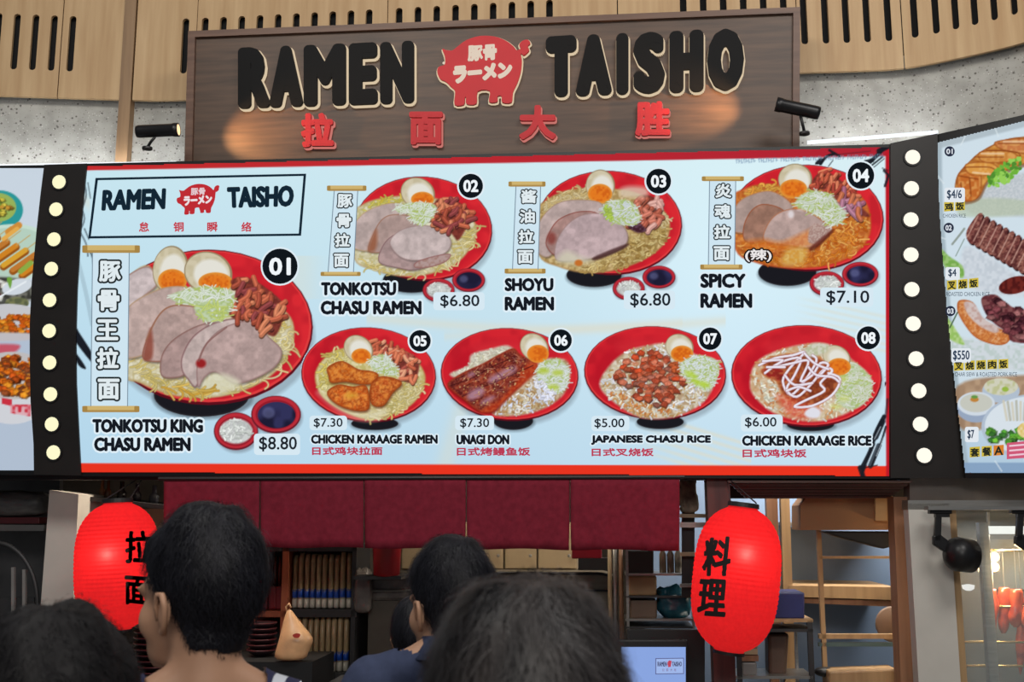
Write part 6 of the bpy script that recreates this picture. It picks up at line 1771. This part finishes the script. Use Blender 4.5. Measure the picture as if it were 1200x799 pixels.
    th = th * (1 + .25 * np.sin(HL[:, 0] * 90 + np.sin(HL[:, 1] * 70) * 2)) + np.where(th > 0, .0015, 0)
    sel = (HL[:, 2] > zl(HL[:, 1], HL[:, 0])) & (HL[:, 2] > 1.46)
    fs = [f for f in Fc if all(sel[i] for i in f)]
    ids = sorted({i for f in fs for i in f}); mp = {a: b for b, a in enumerate(ids)}
    ids = np.array(ids); HP = V[ids] + NN[ids] * th[ids][:, None]
    ho = mesh_obj('hair', place(HP), [tuple(mp[i] for i in f) for f in fs], hair_m, t_, True, recalc=False)
    pick = RNG.integers(0, len(ids), n_str); jit = RNG.normal(0, .003, (n_str, 3))
    P0 = HP[pick] + jit; N0 = NN[ids][pick]; L0 = HL[ids][pick]
    cr = np.array((0.012, -.035, 1.71)); cr = (cr - c0) @ Rf.T + c0
    D = P0 - cr; D -= N0 * (D * N0).sum(1)[:, None]; D /= np.linalg.norm(D, axis=1)[:, None] + 1e-6
    sw = np.cross(N0, D); a_ = RNG.normal(0, .45, n_str)[:, None] + .35
    D = D * np.cos(a_) + sw * np.sin(a_)
    edge_f = np.clip((L0[:, 2] - zl(L0[:, 1], L0[:, 0])) / .04, .25, 1)
    Ln = hair_len * (.6 + .7 * RNG.random(n_str)) * edge_f; lift = (.18 + .30 * RNG.random(n_str)) * edge_f
    S = 3; wv = .0007
    side = np.cross(D, N0); side /= np.linalg.norm(side, axis=1)[:, None] + 1e-6
    pts = []
    for j in range(S + 1):
        t = j / S
        c_ = P0 + D * (Ln * t)[:, None] + N0 * (Ln * (lift * t - .35 * t * t) + .001)[:, None]
        c_[:, 2] -= Ln * .25 * t * t
        w = wv * (1 - .8 * t); pts += [c_ - side * w, c_ + side * w]
    A = np.stack(pts, 1); SV = A.reshape(-1, 3); SF = []
    K2 = 2 * (S + 1); base_ = np.arange(n_str) * K2
    Fq = np.concatenate([np.stack([base_ + 2 * j, base_ + 2 * j + 1, base_ + 2 * j + 3, base_ + 2 * j + 2], 1) for j in range(S)])
    st = mesh_obj('hair_strands', place(SV), Fq.tolist(), hair_m, ho, True, recalc=False); st['kind'] = 'stuff'
    return t_


m_navy = mat('navy_knit', (58, 66, 92), .85, scale=60, var=.08, bump=.1, spec=.2)
m_stripe, nt, b_ = nodes_of('navy_white_stripe')
wv_ = nt.nodes.new('ShaderNodeTexWave'); wv_.inputs['Scale'].default_value = 9.0; wv_.bands_direction = 'X'; wv_.inputs['Distortion'].default_value = .3
tc_ = nt.nodes.new('ShaderNodeTexCoord'); rp = nt.nodes.new('ShaderNodeValToRGB'); rp.color_ramp.interpolation = 'CONSTANT'
rp.color_ramp.elements[0].color = (*lin((36, 38, 72)), 1); rp.color_ramp.elements[1].color = (*lin((206, 210, 220)), 1); rp.color_ramp.elements[1].position = .55
nt.links.new(tc_.outputs['Object'], wv_.inputs[0]); nt.links.new(wv_.outputs[0], rp.inputs[0]); nt.links.new(rp.outputs[0], b_.inputs['Base Color']); b_.inputs['Roughness'].default_value = .85
m_darkshirt = mat('charcoal_cloth', (52, 52, 58), .9)

m_hair3 = mat('smooth_dark_hair', (26, 24, 26), .6, col2=(16, 15, 17), scale=40, spec=.2)
person('person with short black hair in a navy and white striped sleeveless top, head turned left', 248, 594, 1.74, 20, 62, m_stripe, 'tank', m_hair, hair_len=.020)
person('person with black hair in a slate-blue collared shirt, beyond the grey-haired head', 531, 631, 2.3, 14, 40, m_navy, 'collar', m_hair, hair_len=.026)
person('person in the foreground with messy grey-brown hair, seen from behind at bottom centre', 618, 686, .95, 0, 4, m_darkshirt, 'tee', m_hair2, hair_len=.038, n_str=12000, hair_th=.014)
person('person with smooth dark hair, only the top of the head showing at bottom left', 72, 714, 1.16, 0, -6, m_darkshirt, 'tee', m_hair3, hair_len=.012, n_str=5000, hair_th=.015)
person('person with black hair glimpsed at the left shoulder of the slate-blue shirt', 487, 700, 3.3, 10, -20, m_darkshirt, 'tee', m_hair, hair_len=.03, n_str=4000)
